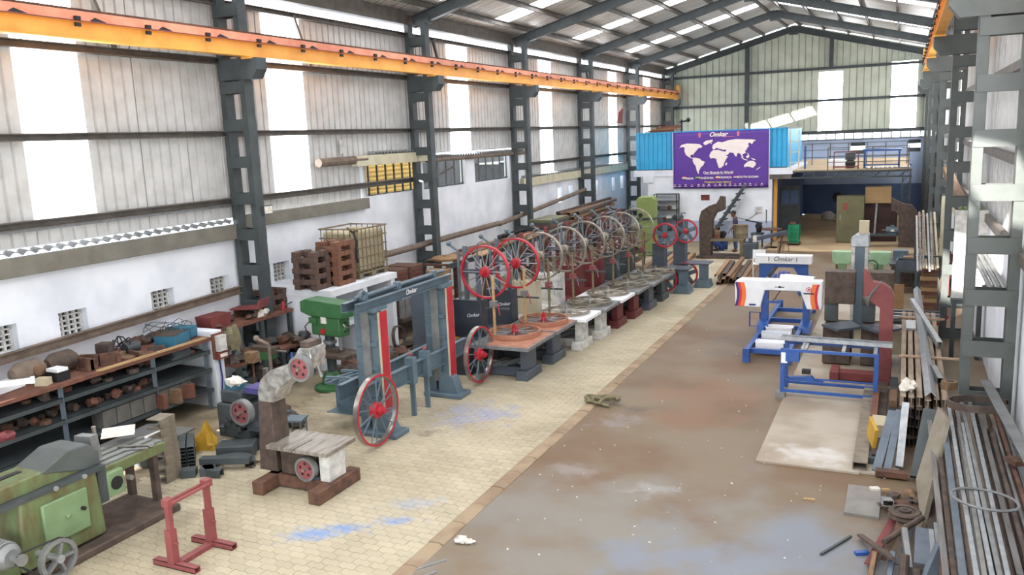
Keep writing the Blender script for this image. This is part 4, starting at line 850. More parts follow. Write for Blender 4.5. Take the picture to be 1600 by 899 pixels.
solo('slot_cover', MB().box(-.02, -.02, 0, .02, 0, .6), STEEL, 'narrow dark strip on the cabin wall beside the orange post', 'strip', (-5.42, MZ - .001, .85))
o = thing('storage_rack', 'black steel storage rack of tools standing against the cabin wall', 'rack', (-9.8, MZ - .5, 0))
for x in (-.52, .52):
    for y in (0, .42): MB().box(x - .02, y - .02, 0, x + .02, y + .02, 2.2).build('post', BLACK, o)
for z in (.5, 1.0, 1.45, 1.85, 2.18): MB().box(-.52, 0, z, .52, .42, z + .03).build('shelf', STEEL, o)
for k in range(12):
    z = (.53, 1.03, 1.48)[k % 3]; solo('machine_part', MB().lump((0, 0, .1), .12, k + 40, (1.1, .9, .8), .3), (RUST, GREYW, STEEL, PUTTY)[k % 4], '%s machine part on the %s shelf of the black rack, %s from its left' % (('rusty', 'grey', 'dark', 'pale')[k % 4], ('lowest', 'middle', 'upper')[k % 3], ORD[k // 3]), 'machine part', (-10.2 + .26 * (k // 3), MZ - .3, z))
# apple green machine
o = thing('green_press', 'dusty apple green machine with rounded top at the end of the plank shelf', 'machine', (-9.5, 33.4, 0))
MB().prism([(-.36, 1.55), (.36, 1.55), (.38, 2.3), (.28, 2.42), (-.26, 2.42), (-.38, 2.3)], 'Y', -.25, .3).build('head', APPLE, o, bevel=.03); MB().box(-.36, -.2, 0, .36, .3, 1.5).build('body', APPLE, o, bevel=.03); MB().box(-.3, -.24, .9, .32, -.19, 1.35).build('door', APPLE, o, bevel=.01)
MB().box(-.4, -.27, 1.5, .4, .32, 1.56).build('seam_band', STEEL, o); MB().lathe([(0, 0), (.09, 0), (.09, .03), (0, .03)], 14, (-.2, -.28, 1.68), 'Y').build('gauge', BLACK, o)
# rusty C frame and its table
o = thing('band_saw', 'large rusty unpainted C frame with a flat table, in front of the staircase', 'band saw', (-7.0, 33.2, 0))
MB().prism([(-.27, .1), (-.29, 1.54), (-.2, 1.86), (.08, 2.05), (.38, 2.15), (.5, 2.34), (.52, 2.44), (.7, 2.4), (.7, 1.9), (.38, 1.77), (.24, 1.48), (.2, .1)], 'Y', -.18, .18).build('frame', RUST2, o, bevel=.02)
MB().box(.2, -.28, .68, 1.45, .4, .76).build('saw_table', CAGE, o); MB().box(1.3, -.2, .1, 1.45, .3, .68).build('table_leg', CAGE, o); MB().box(-.35, -.4, 0, 1.5, .5, .1).build('base', RUST2, o)
solo('steel_drum', MB().lathe([(0, 0), (.28, 0), (.28, .02), (.27, .03), (.27, .2), (.28, .21), (.27, .23), (.27, .5), (.28, .53), (.2, .53), (.18, .5), (0, .5)], 24), CAGE, 'dull grey drum standing on the C frame table', 'drum', (-5.72, 33.4, .76))
o = thing('vice_block', 'stack of rusty blocks on the C frame table beside the seated worker', 'block', (-6.62, 33.35, .76)); MB().box(-.12, -.12, 0, .12, .12, .14).build('block', WOODR, o); MB().box(-.1, -.12, .14, .12, .12, .28).build('block', WOOD, o); MB().lump((.2, .05, .14), .14, 77).build('motor', BLACK, o)
o = thing('bench_drill', 'small dark bench machine on thin legs left of the orange post', 'machine', (-5.55, 36.4, 0)); MB().box(-.25, -.2, .55, .25, .2, .62).build('stand_top', STEEL, o)
for x in (-.2, .2):
    for y in (-.15, .15): MB().tube((x, y, 0), (x, y, .56), .02, n=6).build('leg', STEEL, o)
MB().lump((.05, 0, .85), .22, 12, (.7, .7, 1)).build('head', BLACK, o); MB().bar((-.5, 0, 1.15), (.2, 0, 1.02), .05).build('arm', BLACK, o)

# ---- people
def person_body(pts, edges, rad, name, m, parent, root=0, sub=1):
    me = bpy.data.meshes.new(name); me.from_pydata(pts, edges, []); me.materials.append(m); o = bpy.data.objects.new(name, me); COL.objects.link(o); o.parent = parent
    sk = o.modifiers.new('skin', 'SKIN'); sk.use_smooth_shade = True; bm = bmesh.new(); bm.from_mesh(me); lay = bm.verts.layers.skin.verify()
    for i, v in enumerate(bm.verts): v[lay].radius = rad[i] if hasattr(rad[i], '__len__') else (rad[i],) * 2; v[lay].use_root = (i == root)
    bm.to_mesh(me); bm.free(); s = o.modifiers.new('sub', 'SUBSURF'); s.levels = s.render_levels = sub; return o
def hand(parent, wrist, d, side, m):
    """palm and five fingers from the wrist along d"""
    w = Vector(wrist); d = Vector(d).normalized(); a = Vector(side).normalized(); n = d.cross(a)
    mb = MB(); mb.prism([(-.035, 0), (.035, 0), (.042, .085), (-.042, .085)], 'Y', -.012, .012); mb.T = None
    M = Matrix(((a.x, n.x, d.x, w.x), (a.y, n.y, d.y, w.y), (a.z, n.z, d.z, w.z), (0, 0, 0, 1)))
    for k, (u, l) in enumerate(((-.033, .065), (-.011, .075), (.011, .07), (.033, .055))): mb.path([(u, 0, .08), (u, .008, .08 + l * .5), (u, .03, .08 + l)], .0085, 6)
    mb.path([(-.035, 0, .02), (-.062, .01, .05), (-.066, .03, .085)], .0095, 6); mb.v = [tuple(M @ Vector(v)) for v in mb.v]
    return mb.build('hand', m, parent)
def head(parent, c, fwd, m):
    """ovoid head with face, ears and hair; fwd is the facing direction"""
    c = Vector(c); f = Vector(fwd).normalized(); r = f.cross(Vector((0, 0, 1))).normalized(); u = r.cross(f)
    M = Matrix(((r.x, f.x, u.x, c.x), (r.y, f.y, u.y, c.y), (r.z, f.z, u.z, c.z), (0, 0, 0, 1)))
    mb = MB().ball((0, 0, 0), .105, 16, (.78, .95, 1.15)).ball((0, .085, -.02), .022, 8, (.7, 1.1, 1.2)).ball((0, .06, -.085), .05, 10, (1, .8, .7)).ball((-.083, -.005, 0), .025, 8, (.5, .8, 1.2)).ball((.083, -.005, 0), .025, 8, (.5, .8, 1.2)); mb.T = None
    mb.v = [tuple(M @ Vector(v)) for v in mb.v]; h = mb.build('head', m, parent)
    for nm, parts, mm in (('hair', [((0, -.02, .035), .112, (.8, .96, 1.0))], HAIR), ('eye', [((-.032, .089, .012), .011, (1, .6, .7))], INK), ('eye', [((.032, .089, .012), .011, (1, .6, .7))], INK), ('brow', [((-.032, .095, .035), .016, (1.2, .4, .3)), ((.032, .095, .035), .016, (1.2, .4, .3))], HAIR), ('mouth', [((0, .094, -.062), .02, (1.2, .4, .28))], OXIDE)):
        q = MB()
        for cc, rr, sq in parts: q.ball(cc, rr, 12, sq)
        if nm == 'hair': q.v = [(x, min(y, .062 if z > .05 else .03), z) if z > -.02 else (x * .97, min(y, -.02), max(z, -.06)) for x, y, z in q.v]
        q.v = [tuple(M @ Vector(v)) for v in q.v]; q.build(nm, mm, h)
    return h
P = thing('person', 'person standing in a slate shirt and blue jeans, looking down towards the table', 'person', (-6.2, 34.9, 0), R(8))
P['label'] = 'man standing in a slate short-sleeved shirt and blue jeans, looking down towards the table'
person_body([(0, 0, .9), (0, 0, 1.1), (-.01, 0, 1.3), (-.03, 0, 1.42), (-.05, -.02, 1.5), (-.02, -.19, 1.36), (-.06, -.24, 1.1), (-.22, -.2, .9), (-.02, .19, 1.36), (.02, .25, 1.1), (-.14, .24, .9), (0, -.09, .85), (-.02, -.1, .47), (.02, -.1, .08), (0, .09, .85), (.0, .1, .47), (.04, .1, .08)],
  [(0, 1), (1, 2), (2, 3), (3, 4), (3, 5), (5, 6), (6, 7), (3, 8), (8, 9), (9, 10), (0, 11), (11, 12), (12, 13), (0, 14), (14, 15), (15, 16)], [(.1, .14), (.09, .13), (.1, .15), (.06, .08), .05, .052, .042, .028, .052, .042, .028, .085, .055, .04, .085, .055, .04], 'body', SKIN, P)
person_body([(0, 0, .86), (0, 0, 1.1), (-.01, 0, 1.3), (-.03, 0, 1.43), (-.02, -.19, 1.37), (-.05, -.235, 1.14), (-.02, .19, 1.37), (.01, .245, 1.14)], [(0, 1), (1, 2), (2, 3), (3, 4), (4, 5), (3, 6), (6, 7)], [(.125, .17), (.11, .155), (.12, .17), (.075, .09), .075, .065, .075, .065], 'shirt', SHIRT, P)
person_body([(0, 0, .92), (0, -.09, .83), (-.02, -.1, .47), (.02, -.1, .09), (0, .09, .83), (0, .1, .47), (.04, .1, .09)], [(0, 1), (1, 2), (2, 3), (0, 4), (4, 5), (5, 6)], [(.11, .15), .1, .075, .068, .1, .075, .068], 'trousers', JEANS, P)
for y in (-.1, .1): MB().ball((-.02, y, .045), .1, 12, (1.25, .45, .45)).build('shoe', OXIDE, P)
head(P, (-.09, -.02, 1.57), (-1, -.1, -.35), SKIN)
hand(P, (-.22, -.2, .9), (-.5, .1, -.8), (0, 1, 0), SKIN); hand(P, (-.14, .24, .9), (-.4, -.1, -.85), (0, 1, 0), SKIN)
P2 = thing('person', 'person crouching on the floor in blue workwear beside the standing man', 'person', (-6.72, 35.1, 0), R(-15))
person_body([(0, 0, .2), (-.04, 0, .42), (-.12, 0, .62), (-.17, 0, .72), (-.2, -.16, .64), (-.3, -.22, .44), (-.45, -.12, .34), (-.2, .16, .64), (-.3, .2, .44), (-.45, .1, .34), (-.02, -.1, .2), (-.36, -.16, .42), (-.25, -.14, .08), (-.02, .1, .2), (-.36, .16, .42), (-.25, .14, .08), (-.22, 0, .8)],
  [(0, 1), (1, 2), (2, 3), (3, 4), (4, 5), (5, 6), (3, 7), (7, 8), (8, 9), (0, 10), (10, 11), (11, 12), (0, 13), (13, 14), (14, 15), (3, 16)], [(.12, .15), (.11, .14), (.11, .15), .07, .055, .045, .03, .055, .045, .03, .09, .07, .045, .09, .07, .045, .05], 'body', SKIN, P2)
person_body([(.0, 0, .2), (-.04, 0, .42), (-.12, 0, .62), (-.17, 0, .73), (-.2, -.16, .65), (-.3, -.22, .45), (-.2, .16, .65), (-.3, .2, .45)], [(0, 1), (1, 2), (2, 3), (3, 4), (4, 5), (3, 6), (6, 7)], [(.14, .18), (.13, .165), (.13, .17), .08, .075, .062, .075, .062], 'jacket', BLUECL, P2)
person_body([(0, 0, .22), (-.02, -.1, .21), (-.36, -.16, .42), (-.25, -.14, .1), (-.02, .1, .21), (-.36, .16, .42), (-.25, .14, .1)], [(0, 1), (1, 2), (2, 3), (0, 4), (4, 5), (5, 6)], [(.14, .17), .11, .09, .065, .11, .09, .065], 'trousers', BLUECL, P2)
for y in (-.14, .14): MB().ball((-.3, y, .045), .1, 12, (1.25, .45, .45)).build('shoe', BLACK, P2)
head(P2, (-.27, 0, .88), (-1, -.3, -.4), SKIN); hand(P2, (-.45, -.12, .34), (-.9, .2, -.3), (0, 1, 0), SKIN); hand(P2, (-.45, .1, .34), (-.9, -.1, -.3), (0, 1, 0), SKIN)

# ---- under the deck
cr = MB(); cr.box(-.2, -.28, 0, .2, .28, .03)
for k in range(4):
    for s in (-1, 1): cr.box(-.21, s * .28 - .015, .03 + .04 * k, .21, s * .28 + .015, .055 + .04 * k); cr.box(s * .2 - .015, -.28, .03 + .04 * k, s * .2 + .015, .28, .055 + .04 * k)
for s in (-1, 1):
    for q in (-1, 1): cr.box(s * .2 - .02, q * .28 - .02, 0, s * .2 + .02, q * .28 + .02, .19)
cme = cr.mesh('plastic_crate', GCRATE)
for k in range(4):
    c = bpy.data.objects.new('plastic_crate', cme); COL.objects.link(c); c.location = (-4.15, 37.2, .13 + .192 * k); c.rotation_euler = (0, 0, CH(.05)); tag(c, 'green plastic crate in the stack by the orange post, %s' % ('lowest of four', 'second from below', 'third from below', 'topmost')[k], 'crate', 'green stacked crates')
o = thing('trolley', 'low wheeled dolly carrying the stack of green crates', 'trolley', (-4.15, 37.2, .03)); MB().box(-.25, -.32, .06, .25, .32, .1).build('platform', RUST, o)
for x in (-.2, .2):
    for y in (-.26, .26): MB().lathe([(0, -.02), (.045, -.02), (.045, .02), (0, .02)], 12, (x, y, .045), 'Y').build('wheel', BLACK, o)
solo('brick', MB().box(-.11, -.06, 0, .11, .06, .1), WOODR, 'orange-brown brick on top of the green crates', 'brick', (-4.2, 37.15, .9))
o = thing('cupboard', 'tall olive steel cupboard with a small red sign on its door', 'cupboard', (-2.0, 38.3, .03)); MB().box(-.54, -.3, 0, .54, .3, 1.98).build('carcass', OLIVE, o, bevel=.01); MB().box(-.53, -.33, .05, .53, -.3, 1.94).build('door', OLIVE, o); MB().box(-.28, -.34, 1.42, -.1, -.335, 1.68).build('sign', RED, o); MB().box(-.23, -.345, 1.46, -.15, -.338, 1.64).build('sign_panel', OLIVE, o); MB().box(-.4, -.36, 1.0, -.37, -.33, 1.2).build('handle', GALV, o)
o = thing('wooden_crate', 'pale plywood crate with battens resting on dark cabinets', 'crate', (-.95, 38.9, 1.66)); MB().box(-.5, -.35, 0, .5, .35, .68).build('panel', WOODL, o)
for x in (-.45, -.2, .2, .45): MB().box(x - .04, -.375, 0, x + .04, -.35, .68).build('batten', WOODL, o)
for z in (.02, .58): MB().box(-.5, -.37, z, .5, -.35, z + .08).build('batten', WOODL, o)
o = thing('dark_cabinet', 'dark red-brown cabinet under the plywood crate', 'cabinet', (-.85, 39.0, .03)); MB().box(-.65, -.35, 0, .65, .35, 1.6).build('carcass', mat('dark_red_brown', (72, 46, 42), (58, 38, 36), 3, .7), o); 
for z in (.15, .85): MB().box(-.6, -.37, z, .6, -.35, z + .6).build('door', mat('dark_red_brown', (72, 46, 42)), o)
o = thing('band_saw', 'dark grey C frame band saw standing in front of the dark cabinet', 'band saw', (.3, 37.0, .03))
MB().prism([(-.4, 0), (-.42, 1.3), (-.58, 1.46), (-.7, 1.45), (-.72, 2.0), (-.55, 1.9), (-.3, 1.76), (.04, 1.7), (.23, 1.45), (.34, 1.06), (.38, 0)], 'Y', -.16, .16).build('frame', RUST2, o, bevel=.02); MB().box(-1.7, -.25, .45, -.4, .3, .52).build('saw_table', STEEL, o); MB().box(-1.68, -.22, 0, -1.5, .2, .45).build('leg', STEEL, o); MB().tube((-1.3, 0, .52), (-1.25, 0, 1.75), .04).build('guide_post', GALV, o)
o = thing('electric_motor', 'grey-blue electric motor on the table of the dark C frame', 'motor', (-.35, 36.95, .55)); MB().lathe([(0, -.22), (.13, -.22), (.14, -.18), (.14, .18), (.12, .22), (0, .22)], 16, (0, 0, .16), 'X').build('casing', BGREY, o); MB().box(-.06, -.08, .28, .08, .08, .36).build('terminal_box', BGREY, o); MB().box(-.15, -.12, 0, .15, .12, .04).build('foot', BGREY, o); MB().tube((-.38, 0, .16), (-.2, 0, .16), .02).build('shaft', GREYW, o); MB().box(-.05, -.15, .12, .08, -.138, .2).build('data_plate', RAG, o)
for i, (x, y) in enumerate(((-6, 44), (-4.3, 46.5))): solo('sack', MB().lump((0, 0, .22), .28, 60 + i, (1.2, .8, .9), .12, 14), PUTTY, ('pale sack against the back wall under the cabin', 'pale sack against the back wall under the deck')[i], 'sack', (-3.6 + .9 * i, 47.5, 0))
o = thing('pedestal_fan', 'dark pedestal fan in the dim room under the deck', 'fan', (-3.1, 46.6, 0)); MB().tube((0, 0, 0), (0, 0, 1.2), .025).build('pole', BLACK, o); MB().lathe([(0, -.06), (.24, -.05), (.25, 0), (.24, .05), (0, .06)], 16, (0, 0, 1.3), 'Y').build('cage', BLACK, o); MB().lathe([(0, 0), (.22, 0), (.2, .04), (0, .06)], 16).build('base', BLACK, o)
o = thing('door_leaf', 'dark door leaf with two panes standing open under the deck', 'door', (-4.75, 40.6, 0), R(8)); MB().box(-.45, -.03, 0, .45, .03, 2.3).build('panel', STEEL, o); 
for x in (-.2, .2): MB().box(x - .17, -.04, 1.45, x + .17, .04, 2.1).build('pane', BLUEDARK, o)
o = thing('round_table', 'small rusty round-topped work stand in front of the orange post', 'table', (-4.95, 36.2, 0)); MB().lathe([(0, .78), (.42, .78), (.42, .82), (0, .82)], 20).build('top', RUST, o); MB().tube((0, 0, 0), (0, 0, .78), .03).build('stem', RUST, o); MB().box(-.25, -.25, 0, .25, .25, .03).build('foot', RUST, o)
o = thing('wire_stool', 'small rusty wire stool beside the green crates', 'stool', (-4.35, 35.3, .0)); MB().lathe([(.16, .36), (.2, .36), (.2, .4), (.16, .4)], 16, closed=True).build('ring', RUST, o)
for k in range(4): t = k * math.pi / 2; MB().tube((.18 * math.cos(t), .18 * math.sin(t), .37), (.22 * math.cos(t), .22 * math.sin(t), 0), .014, n=5).build('leg', RUST, o)
o = thing('grinding_machine', 'slate grey bench machine with sloping arm left of the green crates', 'machine', (-5.3, 33.2, 0)); MB().box(-.25, -.3, 0, .25, .3, .62).build('pedestal', DGREY, o, bevel=.02); MB().bar((-.1, 0, .7), (1.3, .3, 1.0), .22, .14).build('arm', DGREY, o); MB().box(.1, -.2, .66, .24, -.16, .9).build('data_plate', RAG, o); MB().bar((1.0, .2, .0), (1.15, .25, .92), .07).build('leg', RUST, o); MB().bar((.5, .1, .05), (1.4, .3, .1), .06).build('stretcher', RUST, o)
o = thing('plastic_chair', 'white steel tube chair beside the far white and blue mill', 'chair', (-4.35, 29.0, 0), R(10))
MB().box(-.2, -.2, .44, .2, .2, .47).build('seat', GLOSSW, o); MB().box(-.2, .19, .6, .2, .22, .9).build('backrest', GLOSSW, o)
for x in (-.2, .2):
    MB().tube((x, -.2, 0), (x, -.18, .45), .016, n=6).build('leg', GLOSSW, o); MB().path([(x, .28, 0), (x, .2, .45), (x, .2, .92)], .016, 6).build('leg', GLOSSW, o)

for x0, x1, z0, z1 in ((-2.75, -2.0, 3.35, 4.0), (.15, .75, 3.4, 4.05)):
    h3 = (z1 - z0) / 3
    for a in (z0, z1 - h3): MB().box(x0, YE + .05, a, x1, YE + .1, a + h3).build('window_shutter', STEEL, WB)
# ================================================================ RIGHT SIDE
# ---- near white and blue horizontal band mill on its track
o = thing('portable_band_mill', 'white-headed horizontal band mill with orange ends standing on a long blue track', 'band mill', (-2.6, 20.6, 0))
for x in (-.36, .5): MB().bar((x, -2.5, .2), (x, 3.0, .2), .09, .12).build('track_rail', ROYAL, o); MB().box(x - .07, -2.6, 0, x + .07, -2.45, .3).box(x - .07, 2.9, 0, x + .07, 3.05, .3).build('track_end', ROYAL, o)
for y in (-2.3, -1.4, -.9, .1, .9, 2.2): MB().bar((-.36, y, .2), (.5, y, .2), .08, .1).build('cross_tie', ROYAL, o)
for y in (-1.95, -1.1, -.4): MB().box(-.28, y, .12, .36, y + .34, .15).box(-.28, y, .12, .36, y + .02, .3).box(-.28, y + .32, .12, .36, y + .34, .3).box(-.28, y, .12, -.26, y + .34, .3).box(.34, y, .12, .36, y + .34, .3).build('water_tray', GLOSSW, o)
for x in (-.37, .6):
    MB().box(x - .08, .1, .28, x + .08, .28, 1.2).build('upright', ROYAL, o); MB().prism([(-.3, .16), (.55, .16), (.5, .3), (.32, .36), (.06, .36), (-.26, .3)], 'X', x - .12, x + .12).build('carriage', ROYAL, o)
hd = [(-1.05, .69), (-1.07, 1.3), (-.95, 1.37), (.95, 1.37), (.97, 1.3), (.96, .69), (.62, .69), (.47, 1.12), (-.35, 1.12), (-.45, .69)]
h = MB().prism(hd, 'Y', .0, .34).build('blade_cover', GLOSSW, o, bevel=.02)
for s in (-1, 1):
    e = -1.06 if s < 0 else .962
    for k, (a, b, m) in enumerate(((.0, .06, PRINTB), (.06, .12, PRINTR), (.12, .22, PRINTO))):
        if s > 0 and k == 0: continue
        pl = [(e - s * (a + .05 * math.sin(math.pi * i / 8)), .7 + .6 * i / 8) for i in range(9)] + [(e - s * (b + .05 * math.sin(math.pi * i / 8)), .7 + .6 * i / 8) for i in range(8, -1, -1)]
        MB().prism(pl, 'Y', -.004, .002).build('end_stripe', m, h, smooth=False)
MB().lathe([(.045, -.006), (.06, -.006), (.06, 0), (.045, 0)], 20, (.66, 0, 1.17), 'Y', True).build('emblem_ring', PRINTR, h); MB().lathe([(0, -.006), (.025, -.006), (.025, 0)], 14, (.66, 0, 1.17), 'Y').build('emblem_dot', PRINTR, h); MB().box(.54, -.006, 1.06, .78, 0, 1.09).build('emblem_caption', INK, h)
MB().box(-.12, -.006, 1.2, .1, 0, 1.215).box(-.03, -.006, 1.19, .02, 0, 1.235).build('badge', INK, h); MB().box(-.72, -.006, .73, -.56, 0, .77).build('name_strip', PRINTB, h)
MB().tube((-.05, .62, 1.32), (.75, .42, 1.3), .12, n=16).build('motor_cover', GLOSSW, o); MB().lathe([(0, -.12), (.2, -.12), (.22, 0), (.2, .12), (0, .12)], 18, (-.0, .72, 1.28), 'X').build('engine', PRINTB, o)
MB().path([(.0, .3, 1.1), (-.1, .3, .95), (-.15, .3, .85), (-.25, .2, .8)], .012, 5).build('hose', BLACK, o); MB().bar((-.35, .1, .82), (.0, .1, .82), .05).build('guide_arm', ROYAL, o)
MB().path([(-.75, .3, .5), (-.75, .3, .15), (-.5, .3, .15), (-.5, .3, .5)], .02, 4, True).build('foot_frame', ROYAL, o)
# ---- far one
o = thing('portable_band_mill', 'blue portal of a band mill with a white lettered top box, behind the orange-ended mill', 'band mill', (-3.25, 26.5, 0))
MB().box(-.84, -.15, .87, .83, .25, 1.13).build('top_box', GLOSSW, o, bevel=.015); lettering('Omkar', .2, o, (-.0, -.155, 1.02), FRONT, INK, shear=.3)
for x in (-.42, .4): MB().box(x - .01, -.16, .95, x + .01, -.15, 1.08).build('logo_bracket', INK, o)
MB().prism([(-.72, .0), (-.72, .88), (.72, .88), (.72, .0), (.52, .0), (.52, .4), (.3, .76), (-.3, .76), (-.52, .4), (-.52, .0)], 'Y', -.08, .1).build('portal', ROYAL, o)
MB().tube((-.5, .3, .4), (-.2, .5, .85), .09, n=10).build('hose_drum', GREYW, o)
for x in (-.55, .55): MB().bar((x, -.6, .08), (x, 2.4, .08), .09, .12).build('track_rail', ROYAL, o)
# ---- blue bench with a tray
o = thing('roller_bench', 'royal blue rectangular work frame carrying a long grey channel tray, nearest blue item', 'work frame', (-1.92, 16.05, 0))
for x in (0, 1.6):
    for y in (-.3, .3): MB().box(x - .035, y - .03, .03, x + .035, y + .03, .95).build('leg', ROYAL, o)
for y in (-.3, .3):
    MB().bar((0, y, .92), (1.6, y, .92), .05).build('top_rail', ROYAL, o); MB().bar((0, y, .14), (1.6, y, .14), .05).build('bottom_rail', ROYAL, o)
MB().bar((0, -.1, .34), (1.6, -.1, .34), .03).bar((0, .05, .26), (.7, .05, .26), .03).build('middle_rail', ROYAL, o)
for x in (.35, .4, 1.05, 1.58): MB().bar((x, -.3, .95), (x, .3, .95), .06, .05).build('roller_bar', GALV, o)
MB().chan((-.1, .28, 1.02), (1.85, .18, 1.02), .07, .2, .01, up=(0, 1, 0)).build('channel_tray', GALV, o)
MB().box(.06, -.36, .72, .3, -.2, .9).build('gear_box', ROYAL, o); MB().box(-.02, -.345, .68, .09, -.335, .88).build('label_plate', GLOSSW, o)
b = MB().prism([(.05, .3), (.6, .3), (.5, .4), (.15, .36)], 'Y', -.16, -.04).build('sliding_stop', ROYAL, o); MB().box(.33, -.16, .44, .48, -.04, .52).build('clamp', BLACK, b)
MB().box(-.1, -.42, 0, .06, -.2, .12).build('packing_block', GREYW, o)
# ---- grey fabricated C frames, tall column, red C frame
for i, (x, y) in enumerate(((-1.44, 18.7), (-.7, 18.75))):
    o = thing('saw_shell', ('dark bare steel C frame with a boxy head, behind the blue work frame', 'dark bare steel C frame with a boxy head, half hidden by the red C frame')[i], 'frame', (x, y, 0))
    MB().box(0, 0, 1.24, .6, .4, 1.93).build('head', RUST2, o, bevel=.01); MB().box(.0, .05, .85, .26, .35, 1.24).build('neck', STEEL, o); MB().box(.02, -.5, .06, .56, .35, .83).build('pedestal', RUST2, o, bevel=.01)
    MB().prism([(-.0, -.55), (.35, -1.0), (.78, -.6), (.56, -.1)], 'Z', .86, .91).build('table_plate', DGREY, o); MB().box(.03, -.4, .0, .1, .3, .06).box(.5, -.4, 0, .56, .3, .06).build('foot', STEEL, o)
    MB().box(.62, -.4, .3, .8, -.2, .8).build('spacer_block', CREAMP, o)
o = thing('saw_pillar', 'tall blue-grey band saw column with whitish edges and a silver cap', 'column', (-.84, 20.6, 0))
MB().box(-.17, -.2, 0, .17, .2, 2.26).build('column', BGREY, o)
for x in (-.175, .105): MB().box(x, -.215, .1, x + .07, -.19, 2.25).build('filler_edge', PUTTY, o)
MB().prism([(-.2, 2.24), (-.2, 2.42), (-.08, 2.52), (.18, 2.54), (.2, 2.24)], 'Y', -.23, .23).build('cap', GALV, o, bevel=.02); MB().box(-.04, -.1, 2.5, .17, .12, 2.82).build('tension_block', CREAMP, o); MB().box(-.4, -.4, 0, .4, .4, .08).build('base', STEEL, o)
o = thing('saw_shell', 'red oxide painted C frame with curved top and a coil of wire tied to it', 'frame', (-.2, 17.2, 0))
MB().prism([(-.12, .05), (-.12, 1.52), (-.41, 1.73), (-.43, 2.26), (-.34, 2.2), (-.26, 2.02), (-.08, 1.99), (.06, 1.9), (.12, 1.75), (.12, .05)], 'Y', -.13, .13).build('frame', OXIDE_L, o, bevel=.01)
MB().box(-.9, -.14, .05, -.12, .14, .2).build('base_beam', OXIDE, o); MB().box(-.98, -.25, 0, -.82, .35, .22).box(-.2, -.25, 0, .1, .35, .1).build('foot', OXIDE, o)
for k in range(5): MB().path([(-.42 + .02 * k, -.15, 1.72 - .04 * k), (-.28, -.16 - .01 * k, 1.75 + .02 * k), (-.14, -.15, 2.0), (-.12, .0, 2.02), (-.2, .15, 1.9)], .009, 5).build('wire_coil', GREYW, o)

# ---- beam stack
ib = MB().ibeam((0, 0, .08), (0, 6.5, .08), .085, .158, .014).mesh('steel_beam', RUST2); it = MB().ibeam((0, 0, .08), (0, 6.5, .08), .08, .158, .014).mesh('steel_beam', mat('dusty_beam_top', (178, 158, 136), (140, 122, 104), 3, .75, 0, .3, stretch=(3, .5, 1)))
for r in range(5):
    for c_ in range(6):
        c = bpy.data.objects.new('steel_beam', it if r == 4 else ib); COL.objects.link(c); c.location = (.12 + .116 * c_, 13.75 + CH(.07), .005 + .163 * r)
        tag(c, 'rusty I beam in the right-hand stack, %s, %s layer' % (('aisle-side one', 'second from the aisle', 'third from the aisle', 'third from the wall', 'second from the wall', 'wall-side one')[c_], ('lowest', 'second', 'middle', 'fourth', 'top')[r]), 'steel beam', 'stack of rusty I beams')
def box_thing(name, m, label, cat, loc, size, rz=0, rx=0, ry=0, group=None):
    return solo(name, MB().box(-size[0] / 2, -size[1] / 2, 0, size[0] / 2, size[1] / 2, size[2]), m, label, cat, loc, group=group, rot=(rx, ry, rz))
WOODP = mat('pale_pine_strip', (206, 176, 148), (184, 152, 122), 5, .7)
box_thing('wooden_strip', WOODP, 'pale wooden strip across the I beam stack, nearer one', 'strip', (.55, 16.2, .822), (1.0, .05, .035))
box_thing('wooden_strip', WOODP, 'pale wooden strip across the I beam stack, farther one', 'strip', (.45, 19.5, .822), (.9, .05, .035))
solo('angle_bar', MB().angle((0, 0, 0), (0, 9.1, 0), .075, .008), GALV, 'long galvanised angle bar lying along the I beam stack', 'angle bar', (.5, 13.7, .94), R(.6))
solo('steel_channel', MB().chan((0, 0, .05), (0, 4.2, .05), .12, .09, .01, up=(1, 0, 0)), GALV, 'galvanised channel lying slantwise at the back of the I beam stack', 'channel', (.72, 16.9, .86), R(6))
solo('sheet_piece', MB().box(-.09, -.4, 0, .09, .4, .04), GALV, 'short shiny steel plate on the far end of the I beam stack', 'plate', (.25, 18.8, .822))
solo('rag', MB().lump((0, 0, .09), .12, 31, (1, 1, .8), .45, 12), RAG, 'white ball of cotton waste on the near end of the I beam stack', 'rag', (.2, 14.05, .822))
o = thing('hexagon_nut', 'rusty six-sided casting on the I beam stack near the wall', 'casting', (.78, 14.4, .822), .3); MB().prism([(.13 * math.cos(k * math.pi / 3), .13 * math.sin(k * math.pi / 3)) for k in range(6)], 'Z', 0, .12).build('body', WOOD, o); MB().lathe([(.0, .121), (.06, .121), (.06, .125), (0, .125)], 14).build('bore', BLACK, o)
solo('square_tube', MB().hollow((0, -.4, .05), (0, .4, .05), .1, .1, .006), GREYW, 'short grey square tube across the top of the beam stack by the wall', 'steel tube', (.62, 15.0, .822), .1)
